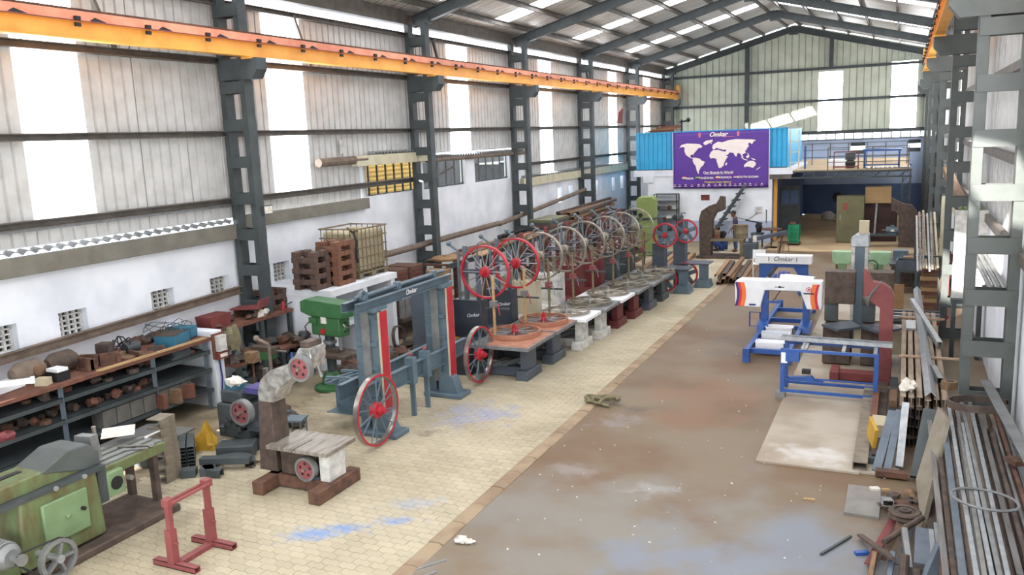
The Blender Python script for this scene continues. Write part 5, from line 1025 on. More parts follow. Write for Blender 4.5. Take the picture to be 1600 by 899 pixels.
# ---- channels on the floor left of the stack
DUSTYC = mat('dusty_channel', (148, 138, 120), (122, 112, 98), 6, .7)
for i, (x, y, w, m) in enumerate(((-.42, 14.6, .2, DUSTYC), (-.2, 14.8, .16, RUST2), (-.02, 15.2, .14, STEEL), (-.3, 15.2, .1, WOODR))):
    solo('steel_channel', MB().chan((0, -2.1 + .2 * i, .06), (0, 2.0, .06), .12, w, .012, up=(1, 0, 0)) if i < 3 else MB().box(-.05, -.9, 0, .05, .9, .1), m, ('rusty channel on the floor nearest the pale slab', 'rusty channel on the floor, second from the pale slab', 'dark channel on the floor touching the I beam stack', 'brown timber lying on the rusty floor channels')[i], 'channel' if i < 3 else 'timber', (x, y, .03 if i < 3 else .16))
box_thing('wooden_block', CREAMP, 'square cream end-on block among the floor channels', 'block', (-.21, 13.9, .152), (.2, .5, .2)); box_thing('wooden_block', YPLAS, 'sunlit yellow wooden block leaning at the front of the floor channels', 'block', (-.3, 13.3, .2), (.05, .35, .34), rz=.3, rx=.3)
box_thing('wooden_block', WOOD, 'brown wooden block on top of the floor channels', 'block', (-.02, 15.6, .152), (.12, .7, .12)); box_thing('steel_offcut', STEEL, 'dark steel offcut under the yellow block', 'steel offcut', (-.32, 12.95, .03), (.2, .3, .09))
# ---- leaning pieces
def lean(name, m, label, cat, p, q, w, h, kind='box', up=(0, 0, 1)):
    p, q = Vector(p), Vector(q); mb = MB()
    if kind == 'box': mb.bar((0, 0, 0), q - p, w, h, up)
    elif kind == 'chan': mb.chan((0, 0, 0), q - p, w, h, .008, up)
    elif kind == 'tube': mb.tube((0, 0, 0), q - p, w / 2, n=10)
    elif kind == 'hollow': mb.hollow((0, 0, 0), q - p, w, h, .006, up)
    elif kind == 'angle': mb.angle((0, 0, 0), q - p, w, .006, up)
    return solo(name, mb, m, label, cat, tuple(p))
BST = mat('blue_grey_bar', (112, 124, 136), (96, 106, 118), 5, .5, .2)
lean('flat_bar', BST, 'blue-grey plank-like bar leaning from the floor onto the I beam stack, outermost', 'steel bar', (-.2, 12.55, .03), (-.02, 13.6, .62), .12, .03)
lean('flat_bar', BST, 'blue-grey bar leaning beside the outermost plank-like bar', 'steel bar', (-.06, 12.55, .03), (.08, 13.6, .64), .1, .03)
lean('steel_channel', GALV, 'bright upright channel leaning against the near end of the I beam stack', 'channel', (.1, 12.75, .05), (.16, 13.55, .78), .1, .05, 'chan')
box_thing('steel_offcut', RUST, 'rusty flat offcut on the floor at the foot of the leaning bars', 'steel offcut', (.0, 12.42, .03), (.42, .14, .08))
lean('steel_channel', STEEL, 'broad dark channel leaning on the I beam stack beside the tilted plate', 'channel', (.34, 12.4, .06), (.5, 13.5, .72), .2, .05, 'chan')
pl = MB(); A, B_, C_, D_ = Vector((.36, 10.85, .03)), Vector((.3, 11.75, .3)), Vector((.56, 12.75, 1.02)), Vector((.66, 12.35, 1.0)); nn = Vector((.05, 0, -.02))
pl.add([v - A for v in (A, B_, C_, D_)] + [v + nn - A for v in (A, B_, C_, D_)], [(0, 1, 2, 3), (7, 6, 5, 4), (0, 4, 5, 1), (1, 5, 6, 2), (2, 6, 7, 3), (3, 7, 4, 0)])
solo('tilted_plate', pl, mat('tarnished_plate', (150, 142, 124), (128, 118, 102), 4, .5, .3), 'large tapering steel plate standing tilted between the beam stack and the long bars', 'plate', tuple(A))
# ---- long bars on trestles along the wall
for i, y in enumerate((9.0, 13.2)):
    o = thing('bar_rack', ('nearer low steel trestle under the long bars', 'farther low steel trestle under the long bars')[i], 'trestle', (.98, y, 0)); MB().box(-.5, -.05, .52, .55, .05, .6).build('cross_bar', RUST, o)
    for x in (-.45, .5): MB().box(x - .04, -.04, 0, x + .04, .04, .52).build('leg', RUST, o)
DULL = mat('dull_bar_steel', (142, 140, 138), (112, 108, 104), 5, .55, .3, .1, stretch=(3, .4, 3)); DUSTY = mat('dusty_bar_steel', (158, 146, 132), (122, 110, 98), 5, .7, .1, .1, stretch=(3, .4, 3))
kinds = [('flat bar', RUST2, .05, .02), ('angle bar', GREYW, .04, .04), ('tube', RUST, .05, .05), ('flat bar', DULL, .06, .02), ('flat bar', DUSTY, .05, .02), ('channel', BST, .07, .05), ('tube', RUST2, .05, .05), ('flat bar', DUSTY, .06, .02), ('angle bar', RUST2, .05, .05), ('tube', DULL, .035, .04)]
cname = {RUST2: 'brown scaled', GREYW: 'grey', RUST: 'rusty', GALV: 'bright galvanised', BST: 'blue-grey', DULL: 'dull grey', DUSTY: 'dusty'}; x = .5; k = 0
while x < 1.44:
    nm, m, w, h = kinds[(k * 7 + 3) % 10]; y0, y1 = 7.6 + random.uniform(-.3, .6), 14.0 + random.uniform(-.6, .6); dx = CH(.03); lev = .61
    mb = MB(); p, q = (0, 0, h / 2), (dx + .06 * (x - .9), y1 - y0, h / 2)
    (mb.bar(p, q, w, h) if nm == 'flat bar' else mb.hollow(p, q, w, h, .005) if nm == 'tube' else mb.chan(p, q, h, w, .006, (1, 0, 0)) if nm == 'channel' else mb.angle((0, 0, .05), (q[0], q[1], .05), w * .7, .006))
    solo(nm.replace(' ', '_'), mb, m, 'long %s %s, bottom layer of the bar rack, %s from the aisle' % (cname[m], nm, nth(k)), 'steel bar', (x + w / 2, y0, lev), group='long bars along the right wall'); x += w + .012; k += 1
x = .62; j = 0
while x < 1.36:
    nm, m, w, h = kinds[(j * 3 + 5) % 10]; y0, y1 = 8.0 + random.uniform(-.7, 1.2), 13.4 + random.uniform(-1.2, .9); mb = MB(); p, q = (0, 0, h / 2), (CH(.05), y1 - y0, h / 2 + .02)
    (mb.bar(p, q, w, h) if nm == 'flat bar' else mb.hollow(p, q, w, h, .005) if nm == 'tube' else mb.chan(p, q, h, w, .006, (1, 0, 0)) if nm == 'channel' else mb.angle((0, 0, .05), (q[0], q[1], .06), w * .7, .006))
    solo(nm.replace(' ', '_'), mb, m, 'long %s %s, upper layer of the bar rack, %s from the aisle' % (cname[m], nm, nth(j)), 'steel bar', (x + w / 2, y0, .69), group='long bars along the right wall'); x += w + .03; j += 1
x = .76
for j in range(5):
    solo('bright_bar', MB().bar((0, 0, .02), (CH(.04), 5.2 + CH(.5), .02), .045, .03), (GALV, BRIGHT, GALV, GREYW, GALV)[j], 'bright slim bar on top of the long bars, %s from the aisle' % ORD[j], 'steel bar', (x, 8.1 + CH(.3), .775), group='bright bars on top of the rack'); x += .065
solo('wire_ring', MB().path([(.33 * math.cos(t), .33 * math.sin(t), 0) for t in [k * math.pi / 16 for k in range(32)]], .016, 6, True), GREYW, 'grey round-bar ring lying over the long bars', 'ring', (.95, 10.05, .84), rot=(R(-4), R(3), 0))
solo('band_ring', MB().lathe([(.38, 0), (.41, 0), (.41, .1), (.38, .1)], 32, closed=True, arc=.86), RUST2, 'broken rusty band ring standing over the far end of the long bars', 'ring', (1.1, 13.2, .92), R(40), rot=(R(-6), 0, R(20)))
solo('flat_bar', MB().bar((0, 0, 0), (.35, -2.8, -.35), .14, .012), GREYW, 'broad grey flat bar slanting from the band ring towards the wall', 'steel bar', (1.2, 13.6, 1.22))
box_thing('steel_offcut', RUST, 'small rusty block lying on the bars beside the wall', 'steel offcut', (1.38, 11.4, .8), (.14, .2, .06), .5)
# ---- heap of offcuts at the front right
SC = [('flat_bar', OXIDE, 'red-brown flat bar at the edge of the scrap heap', (-.2, 9.65, .04), (.1, 11.0, .16), .09, .012, 'box'), ('steel_tube', RUST2, 'brown round tube slanting across the scrap heap', (-.05, 9.9, .22), (.36, 10.55, .3), .07, .07, 'tube'),
 ('flat_bar', RUST2, 'grey-brown flat bar crossing the heap towards the aisle', (-.32, 10.35, .05), (.05, 9.45, .26), .07, .03, 'box'), ('square_tube', WOOD, 'dusty square tube standing out of the heap toward the camera, aisle-side', (-.18, 9.1, .05), (-.14, 9.75, .14), .06, .06, 'hollow'),
 ('square_tube', BST, 'grey square tube pointing at the camera beside the dusty one', (-.0, 9.0, .06), (.05, 9.7, .2), .06, .06, 'hollow'), ('steel_tube', RUST2, 'stub of brown round pipe on end in the heap', (.16, 9.25, .0), (.17, 9.5, .3), .1, .1, 'tube'),
 ('steel_tube', RUST2, 'second stub of round pipe next to the open channel', (.3, 9.15, .0), (.3, 9.3, .26), .1, .1, 'tube'), ('steel_channel', GREYW, 'bright-edged open channel in the heap', (.22, 9.5, .12), (.16, 10.1, .3), .06, .12, 'chan'),
 ('square_tube', GALV, 'bright rectangular tube lying tilted beside the rusty pulley disc', (-.06, 11.4, .1), (-.02, 10.95, .25), .13, .08, 'hollow'), ('flat_bar', RUST2, 'dark flat bar on the concrete left of the bright rectangular tube', (-.35, 11.25, .015), (-.14, 11.55, .015), .06, .012, 'box'),
 ('flat_bar', RUST, 'rusty strip in the heap running under the pulley disc', (-.05, 9.7, .1), (.14, 10.6, .2), .06, .012, 'box'), ('flat_bar', STEEL, 'dark strip in the heap right of the pulley disc', (.1, 9.6, .12), (.3, 10.7, .22), .06, .012, 'box'),
 ('flat_bar', BST, 'blue-grey box lid on the heap by the tilted plate', (.36, 9.5, .22), (.38, 10.2, .32), .2, .02, 'box'), ('flat_bar', GALV, 'bright rounded strip beside the blue-grey lid', (.52, 9.6, .28), (.5, 10.3, .36), .06, .03, 'box'), ('flat_bar', GALV, 'second bright strip beside the blue-grey lid', (.46, 9.55, .26), (.44, 10.15, .34), .05, .03, 'box'),
 ('angle_bar', BST, 'blue-grey angle bar leaning across the front of the heap', (.28, 8.9, .1), (.52, 9.55, .5), .07, .05, 'angle'), ('steel_channel', RUST2, 'dark channel upright at the front right of the heap', (.55, 9.0, .05), (.56, 9.9, .45), .09, .05, 'chan'),
 ('flat_bar', STEEL, 'thin black curved-ended strip on the concrete in front of the heap', (-.72, 9.75, .02), (-.42, 10.35, .02), .03, .02, 'box'), ('flat_bar', RUST2, 'grey bar under the tilted plate', (.42, 10.2, .05), (.55, 11.6, .1), .1, .03, 'box'), ('flat_bar', RUST2, 'long brown bar beside the trestle under the bars', (.5, 9.0, .2), (.58, 12.2, .25), .07, .03, 'box')]
for nm, m, lab, p, q, w, h, kd in SC: lean(nm, m, lab, 'scrap steel', p, q, w, h, kd)
for k in range(9): solo('steel_offcut', MB().lump((0, 0, .04), .1, 90 + k, (1.4, .8, .35), .3, 8), (RUST, RUST2, WOOD)[k % 3], 'flat %s scrap in the loose pile behind the pulley disc, %s from the aisle' % (('rusty', 'brown', 'dusty')[k % 3], ORD[k]), 'scrap', (-.02 + .055 * k, 11.35 + .18 * (k % 3), .02 + .05 * (k % 2)), k, group='loose scrap behind the pulley disc')
o = thing('pulley_disc', 'rusty ribbed pulley disc lying on the scrap heap', 'pulley', (.17, 10.7, .2)); MB().lathe([(0, .0), (.17, 0), (.19, .02), (.16, .05), (.19, .08), (.17, .1), (.12, .1), (.12, .085), (.07, .085), (.07, .11), (0, .11)], 28).build('disc', RUST2, o); MB().lathe([(0, .111), (.03, .111), (.03, .114), (0, .114)], 12).build('bore', BLACK, o)
box_thing('steel_plate', mat('grey_floor_plate', (146, 142, 136), (128, 124, 118), 3, .6), 'square grey steel plate lying flat on the concrete by the heap', 'plate', (-.33, 11.45, .0), (.42, .95, .035))
box_thing('paper_scrap', RAG, 'white crumpled scrap next to the square steel plate', 'scrap', (-.2, 11.85, .035), (.12, .08, .03), .4); box_thing('wood_scrap', WOODL, 'orange wood chip beside the white scrap', 'scrap', (-.06, 11.85, .035), (.1, .04, .03), .2)
box_thing('blue_clip', ROYAL, 'blue metal clip on the concrete at the edge of the heap', 'clip', (-.28, 9.95, 0), (.16, .06, .04), .5); box_thing('wood_scrap', WOODL, 'small pale wood chip alone on the bluish concrete', 'scrap', (-1.0, 11.3, 0), (.14, .04, .015), .1)
# ---- things further along the right wall
o = thing('green_machine', 'mint green machine with two rounded housings and a hand wheel, behind the C frames', 'machine', (-1.1, 30, 0))
for x in (-.68, .48): MB().prism([(x - .3, .42), (x - .32, .8), (x + .34, .8), (x + .34, .5), (x + .22, .36), (x - .2, .36)], 'Y', -.18, .2).build('housing', LGREEN, o, bevel=.02)
MB().box(-.9, -.1, .55, .7, .15, .66).build('bed', LGREEN, o); MB().box(-.8, -.2, 0, -.55, .2, .4).box(.3, -.2, 0, .6, .2, .4).build('foot', GREEN_L, o); MB().lathe([(.17, -.015), (.2, -.015), (.2, .015), (.17, .015)], 20, (.25, -.3, .36), 'Y', True).build('hand_wheel', BLACK, o); MB().box(-.9, .2, 0, -.85, .5, .7).build('side_panel', WOOD, o)
o = thing('work_bench', 'dark steel bench carrying an open metal box behind the C frames', 'bench', (.25, 27.2, 0)); MB().box(-.36, -.3, .62, .38, .4, .7).build('top', STEEL, o)
for x in (-.3, .3): MB().box(x - .06, -.25, 0, x + .06, .35, .62).build('leg', STEEL, o)
solo('metal_box', MB().box(-.36, -.3, 0, .36, -.27, .26).box(-.36, .27, 0, .36, .3, .26).box(-.36, -.27, 0, -.33, .27, .26).box(.33, -.27, 0, .36, .27, .26).box(-.33, -.27, 0, .33, .27, .02), DGREY, 'open dark metal box on the steel bench by the right wall', 'box', (.26, 27.25, .701), -.05)
solo('carton', MB().box(-.22, -.18, 0, .22, .18, .2), CARD, 'small cardboard carton behind the open dark metal box', 'carton', (.3, 28.2, .72)); solo('parts_bin', MB().box(-.22, -.2, 0, .22, .2, .3), BGREY, 'blue-grey parts bin behind the carton', 'bin', (.0, 28.9, .72)); 
o = thing('work_bench', 'plain dark bench under the carton and the parts bin', 'bench', (.2, 28.5, 0)); MB().box(-.5, -.6, .64, .5, .7, .72).build('top', STEEL, o); MB().box(-.45, -.5, 0, .45, .6, .64).build('base', RUST2, o)
box_thing('plywood_sheet', CARD, 'upright brown board standing beside the red C frame', 'board', (-.02, 24.0, 0), (.28, .04, .78)); 
for k in range(7): solo('grey_bar', MB().box(-.6, -.03, 0, .6, .03, .05), (GREYW, GALV, STEEL)[k % 3], 'short %s bar lying crosswise behind the I beam stack, %s from the near side' % (('grey', 'bright', 'dark')[k % 3], ORD[k]), 'steel bar', (.3 + CH(.05), 20.8 + .16 * k, .5 + .02 * (k % 2)), CH(.1), group='short bars laid crosswise')
o = thing('bar_rack', 'low dark rack under the crosswise short bars', 'rack', (.3, 21.3, 0)); MB().box(-.5, -.6, .42, .5, .7, .5).build('top', STEEL, o)
for x in (-.45, .45):
    for y in (-.5, .6): MB().box(x - .04, y - .04, 0, x + .04, y + .04, .42).build('leg', STEEL, o)
for k in range(14): solo('timber_offcut', MB().box(-.28, -.06, 0, .28, .06, .1), (WOOD, WOODR, WOODL)[k % 3], '%s timber offcut in the cross-piled stack by the right wall, %s in height order' % (('grey-brown', 'reddish', 'pale')[k % 3], (ORD + ['thirteenth', 'fourteenth'])[k]), 'timber', (.85 + CH(.06), 24.6 + CH(.05), .002 + .101 * k), CH(.25), group='cross-piled timber offcuts')
for k in range(8):
    solo('slim_bar', MB().bar((0, 0, 0), (.02 * (k % 3 - 1), 4.2 + .25 * (k * 3 % 5), .95), .045 + .01 * (k % 2), .04), (GALV, DUSTY, DULL, CREAMP)[k % 4], '%s length leaning in the bright bundle against the right wall, %s from the aisle' % (('galvanised', 'dusty', 'grey', 'cream')[k % 4], ORD[k]), 'bar', (.4 + .066 * k, 22.7 + .2 * (k * 5 % 4), 1.345 + .02 * (k % 3)), group='bright bundle leaning on the right wall')
o = thing('leaning_rack', 'steel trestle holding up the bright leaning bundle', 'rack', (1.05, 24.0, 0)); MB().box(-.7, -.05, 1.48, -.08, .05, 1.56).build('cross_bar', STEEL, o); MB().box(-.7, 3.4, 1.98, -.08, 3.5, 2.06).build('cross_bar', STEEL, o)
for x in (-.66, -.12): MB().box(x - .03, -.03, 0, x + .03, .03, 1.48).build('leg', STEEL, o); MB().box(x - .03, 3.42, 0, x + .03, 3.48, 1.98).build('leg', STEEL, o)
for k in range(3): solo('round_pipe', MB().tube((0, 0, 0), (.02, 8.5, .0), .04, n=10), GREYW, 'long grey pipe on the wall brackets at the right, %s' % ('nearest the aisle', 'middle one of three', 'closest to the wall')[k], 'pipe', (1.34 + .1 * k, 14.6 + .1 * k, 2.29), group='pipes on wall brackets')
o = thing('pipe_brackets', 'steel wall brackets carrying the three grey pipes', 'bracket', (1.6, 15, 2.2))
for y in (.8, 4, 7): MB().box(-.34, y - .03, 0, .04, y + .03, .05).build('arm', STEEL, o)
for k in range(10): solo('rusty_pulley', MB().lathe([(.05, 0), (.26, 0), (.3, .06), (.26, .12), (.05, .12)], 18, closed=True), RUST, 'rusty pulley in the tall pile near the far right column, %s from the floor' % ORD[k], 'pulley', (.85 + CH(.05), 36.9 + CH(.05), .03 + .13 * k), group='tall pile of rusty pulleys')
o = thing('cream_post', 'cream painted steel frame post standing by the right wall', 'frame', (1.05, 26.4, 0)); MB().box(-.06, -.06, 0, .06, .06, 2.9).build('post', CREAM, o); MB().bar((0, 0, 2.8), (.5, .0, 2.2), .1).build('brace', CREAM, o)
lean('timber_beam', WOOD, 'thick brown timber propped diagonally under the right columns', 'timber', (1.4, 22.0, 2.75), (1.1, 27.0, 3.6), .2, .2)
lean('red_jack', PRINTR, 'bright red metal piece at the wall behind the beam stack', 'jack', (.75, 22.3, .1), (1.05, 22.5, .3), .18, .12); lean('orange_post', OXIDE_L, 'light red upright post by the right wall', 'post', (1.02, 22.4, 0), (1.05, 22.4, 1.9), .1, .1)
solo('steel_sheet', MB().box(-.3, -.02, 0, .3, .02, 1.85), PUTTY, 'sunlit steel panel standing beside the first column on the right', 'panel', (1.3, 19.6, 1.3), 0); o = thing('panel_stand', 'dark stand under the sunlit steel panel', 'stand', (1.3, 19.6, 0)); MB().box(-.3, -.15, 1.2, .3, .15, 1.3).build('top', STEEL, o); MB().box(-.28, -.1, 0, -.2, .1, 1.2).box(.2, -.1, 0, .28, .1, 1.2).build('leg', STEEL, o)
for k in range(5): solo('green_bulb', MB().ball((0, 0, .04), .045, 10), GREEN, 'small green fruit-like ball on top of the sunlit steel panel, %s from the aisle' % ORD[k], 'ball', (1.1 + .09 * k, 19.6, 3.15), group='green balls on the panel top')
# ---- rails and channels on the floor between the grey saws and the C frame
for k in range(13):
    x0 = -5.35 + .2 * (k % 5) - .05 * (k // 5); solo('steel_channel', MB().chan((0, -1.7 + .25 * (k % 3), .05), (-.25, 2.6 - .3 * (k % 4), .05), .1, .14, .01, up=(1, 0, 0)), (WOOD, CARD, RUST2)[k % 3], '%s channel in the floor pile before the rusty C frame, %s, %s layer' % (('dusty', 'tan', 'brown')[k % 3], ORD[k % 5], ('bottom', 'second', 'top')[k // 5]), 'channel', (x0, 28.8, .005 + .105 * (k // 5)), group='channels on the floor before the C frame')
for k in range(6): solo('steel_channel', MB().chan((0, -3.2, .06), (-.5, 3.5, .06), .12, .18, .012, up=(1, 0, 0)), (CARD, STEEL, WOOD)[k % 3], '%s long channel lying between the grey saws and the plank racks, %s from the aisle' % (('tan', 'dark', 'dusty')[k % 3], ORD[k]), 'channel', (-7.15 - .24 * k, 30.2, .005 + .0 * k), group='long channels behind the grey saws')
# ================================================================ LEFT WALL: SHELVES, BENCHES, TANK, CLUTTER
rnd = random.Random(3)
# ---- steel rack
o = thing('steel_rack', 'long dark steel rack with a brown board top under the pierced vents', 'rack', (-12.65, 9.4, 0))
for y in (-3.4, -.75, 1.1, 2.35):
    for x in (-.48, .5): MB().angle((x, y, 0), (x, y, 1.36), .05, .006, up=(0, 1, 0)).build('post', BST, o)
for z in (.38, .78, 1.14): MB().box(-.5, -3.4, z, .53, 2.4, z + .03).box(.5, -3.4, z - .04, .535, 2.4, z + .03).build('shelf', STEEL, o)
MB().box(-.55, -3.4, 1.36, .58, -.4, 1.42).box(-.55, -.4, 1.36, .56, 2.45, 1.42).build('top_board', WOODR, o); MB().box(.5, -.1, 1.425, .58, 2.3, 1.455).build('edge_strip', WOODL, o)
struct('wall_pillar', MB().box(XL, 11.85, 0, -12.08, 12.1, 1.52), WHITE)
def place(name, mb, m, label, cat, x, y, z, rz=0, group=None): return solo(name, mb, m, label, cat, (x, y, z), rz, group)
Z = 1.425
o = thing('tube_lamp_housing', 'white batten lamp housing lying on the rack top at the left edge', 'lamp', (-12.6, 7.75, 1.43), R(10)); MB().chan((0, -.55, .06), (0, .55, .06), .12, .3, .01, up=(1, 0, 0)).build('housing', GLOSSW, o)
o = thing('tube_lamp_housing', 'thin white batten lamp housing slanting over the wider one', 'lamp', (-12.42, 7.7, 1.62), R(-40)); MB().chan((0, -.75, 0), (0, .55, 0), .07, .11, .008, up=(-1, 0, 0)).build('housing', GLOSSW, o); MB().box(-.06, .52, -.04, .06, .58, .05).build('end_cap', GLOSSW, o)
for i, (y, c) in enumerate(((8.45, DIRT), (9.05, WOOD))):
    o = thing('motor_cover', ('dusty rounded motor housing with a hub disc on the rack top', 'dusty brown barrel-shaped housing behind the one with the hub disc')[i], 'housing', (-12.72, y + .05, Z), R(4)); MB().lathe([(0, -.3), (.1, -.28), (.18, -.14), (.18, .18), (.1, .28), (0, .29)], 18, (0, 0, .18), 'Y').build('shell', PIPE if i == 0 else RUST2, o)
    if i == 0: MB().lathe([(0, 0), (.09, 0), (.09, .04), (.04, .05), (0, .05)], 16, (.17, .05, .2), 'X').build('hub_disc', WOOD, o)
o = thing('battery', 'black battery box with a white lid on the rack top', 'battery', (-12.35, 8.75, Z)); MB().box(-.14, -.12, 0, .14, .12, .15).build('case', BLACK, o); MB().box(-.13, -.1, .15, .13, .1, .2).build('lid', GLOSSW, o)
place('small_box', MB().box(-.1, -.08, 0, .1, .08, .12), CREAMP, 'cream small box left of the black battery', 'box', -12.3, 8.45, Z, .4)
for i, (x, y) in enumerate(((-12.45, 9.35), (-12.6, 9.55), (-12.35, 9.75))): o = place('cast_bracket', MB().box(-.16, -.03, 0, .16, .03, .2).box(-.16, -.1, 0, .16, .1, .03).box(.1, -.1, .03, .16, .1, .18), RUST, 'brown cast bracket on the rack top, %s from the battery' % ORD[i], 'bracket', x, y, Z, .5 * i)
place('angle_bracket', MB().box(-.12, -.1, 0, .12, .1, .3), RUST2, 'upright brown box bracket with a lamp cap on the rack top', 'bracket', -12.7, 9.95, Z, .3)
o = thing('cable_bundle', 'tangled black cable and small motor on the rack top', 'cable', (-12.8, 10.35, Z)); MB().path([(.25 * math.cos(t * 1.3), .16 * math.sin(t * 1.1), .12 + .1 * math.sin(2.1 * t) + .06) for t in [k * .5 for k in range(28)]], .012, 5).build('cable', BLACK, o); MB().lathe([(0, -.14), (.1, -.14), (.1, .14), (0, .14)], 14, (.15, .1, .1), 'Y').build('motor', STEEL, o)
for i, (x, y, s) in enumerate(((-12.4, 10.15, .3), (-12.3, 10.4, .34), (-12.35, 10.75, .3))): place('steel_plate', MB().box(-s / 2, -s / 2, 0, s / 2, s / 2, .03).box(-s / 2, -s / 2, .03, -s / 2 + .05, s / 2, .1), (WOOD, RUST, RUST2)[i], 'dusty folded plate at the front of the rack top, %s from the left' % ORD[i], 'plate', x, y, Z + .002, .4 + i)
o = thing('tool_box', 'open teal blue cantilever tool box on the rack top', 'tool box', (-12.5, 11.4, Z), R(20))
MB().box(-.2, -.5, 0, .2, .1, .2).build('tray', TEAL, o); MB().box(-.2, .13, .02, .2, .42, .22).build('tray', TEAL, o); MB().box(-.18, -.48, .2, .18, .08, .215).build('contents', DIRT, o); MB().path([(-.15, -.1, .2), (-.1, -.1, .36), (.1, -.1, .36), (.15, -.1, .2)], .012, 5).build('handle', TEAL, o)
for k in range(7): place('scrap_lump', MB().lump((0, 0, .08), .12, 20 + k, (1, 1.2, .7), .4), (DIRT, RUST, RUST2)[k % 3], '%s lump of scrap behind the teal tool box, %s along the wall' % (('dark', 'rusty', 'brown')[k % 3], ORD[k]), 'scrap', -13.0 + CH(.05), 10.7 + .17 * k, Z + .001, k, 'scrap behind the tool box')
place('wire_tangle', MB().path([(.3 * math.cos(t), .35 * math.sin(1.3 * t), .1 + .08 * math.sin(3 * t)) for t in [k * .45 for k in range(34)]], .008, 4), STEEL, 'tangle of thin dark wire behind the tool box', 'wire', -12.85, 11.5, Z + .16)
# castings on the shelves
for z, y0, y1, n, nm in ((1.172, 8.2, 11.6, 16, 'upper'), (.812, 6.8, 10.6, 30, 'middle')):
    for k in range(n):
        r = rnd.uniform(.065, .115); mb = (MB().lump((0, 0, r * .8), r, 300 + k, (1, 1, .8), .3, 8) if k % 3 else MB().lathe([(r * .4, 0), (r, 0), (r, r * .7), (r * .4, r * .7)], 10, closed=True)); m = (RUST, RUST2, DIRT, WOODR)[k % 4]
        place('small_casting' if k % 3 else 'small_ring', mb, m, '%s %s in the heap on the %s rack shelf, %s from the left' % (('rusty', 'brown', 'dark', 'reddish')[k % 4], 'casting' if k % 3 else 'ring', nm, nth(k)), 'casting', -12.25 - rnd.uniform(0, .45), y0 + (y1 - y0) * (k + rnd.random() * .6) / n, z + .001, rnd.uniform(0, 3), 'castings on the %s rack shelf' % nm)
for k in range(7): place('grey_block', MB().box(-.14, -.135, 0, .14, .135, .3), mat('grey_dusty_block', (116, 114, 108), (98, 96, 90), 5, .8), 'grey square block standing in the row on the lower rack shelf, %s from the post' % ORD[k], 'block', -12.3, 9.45 + .285 * k, .411, CH(.02), 'grey blocks on the lower shelf')
for k in range(4): place('steel_plate', MB().box(-.25, -.2, 0, .25, .2, .04), STEEL, 'flat dark plate in the pile on the top rack shelf, %s from below' % ORD[k], 'plate', -12.45, 11.2 + CH(.03), 1.172 + .041 * k, CH(.2), 'pile of dark plates')
for k in range(3): place('wooden_block', MB().box(-.12, -.05, 0, .12, .05, .26), (WOODR, WOOD, WOODR)[k], 'brown block standing under the rack beside the channel stack, %s' % ('nearest', 'middle', 'farthest')[k], 'block', -12.1, 10.5 + .32 * k, .411, .3 * k)
place('red_cloth', MB().lump((0, 0, .06), .16, 55, (.8, 1.2, .5), .4, 12), PINKDISC, 'crumpled faded red cloth on the rack shelf at the left edge', 'cloth', -12.2, 7.6, .812)
place('grey_sheet', MB().box(-.02, -1.5, 0, .02, 1.3, .34), GREYW, 'long grey steel sheet on edge under the rack at the left', 'sheet', -11.9, 7.4, .1); place('grey_sheet_board', MB().box(-.5, -.6, 0, .5, .5, .03), GREYW, 'flat dusty sheet lying behind the channel stack', 'sheet', -11.3, 9.5, .3, .1); o = thing('low_stand', 'dark low stand under the flat dusty sheet', 'stand', (-11.3, 9.5, 0)); MB().box(-.45, -.5, 0, .45, .4, .29).build('body', STEEL, o)
solo('blue_drum', MB().lathe([(0, 0), (.2, 0), (.21, .1), (.2, .5), (.18, .52), (0, .52)], 18), ROYAL, 'blue plastic drum at the far left edge behind the green shaping machine', 'drum', (-10.62, 6.3, .0))
# ---- white pillar fittings
o = thing('meter_board', 'white electric meter on a small brown board fixed to the white pillar', 'meter', (-12.05, 11.97, .98)); MB().box(-.02, -.16, 0, .02, .16, .5).build('board', WOODR, o); MB().box(.02, -.1, .15, .12, .1, .46).build('meter', PUTTY, o); MB().box(.02, -.14, 0, .1, .14, .13).build('fuse_box', OXIDE, o); MB().box(.1, -.08, .03, .11, .1, .1).build('fuse_cover', RAG, o)
solo('cable', MB().path([(0, 0, 0), (.01, .02, -.4), (0, -.03, -.8), (.01, .0, -.95)], .018, 5), PRINTB, 'dark blue cable running down the white pillar below the meter', 'cable', (-12.05, 11.95, .97))
solo('cloth_bundle', MB().lump((0, 0, 0), .2, 66, (.7, 1, 1.2), .4, 12), KHAKI, 'dusty cloth bundle hanging beside the electric meter', 'cloth', (-12.0, 12.3, 1.28))
# ---- second bench along the wall
o = thing('board_bench', 'dark red board bench along the wall behind the pillar drill', 'bench', (-12.75, 13.4, 0)); MB().box(.24, -1.25, 1.36, .4, 1.2, 1.43).build('front_board', WOODR, o); MB().box(-.48, -1.25, 1.36, .23, .42, 1.43).build('top_board', WOODR, o); MB().box(-.48, .78, 1.36, .23, 1.2, 1.43).build('top_board', WOODR, o); MB().box(.24, -1.2, .72, .9, 1.2, .78).build('lower_board', WOODR, o)
for y in (-1.1, .2, 1.12): MB().box(.3, y - .05, 0, .38, y + .05, 1.36).build('leg', STEEL, o); MB().box(.8, y - .05 if y < 1 else y - .2, 0, .88, y + .05 if y < 1 else y - .1, .72).build('leg', STEEL, o)
o = thing('lower_chord_wheel', 'red-brown wedge casting on the wall bench', 'casting', (-12.7, 12.55, 1.432)); MB().prism([(-.25, 0), (.25, 0), (.3, .26), (-.3, .26)], 'X', -.2, .2).build('hopper', OXIDE, o)
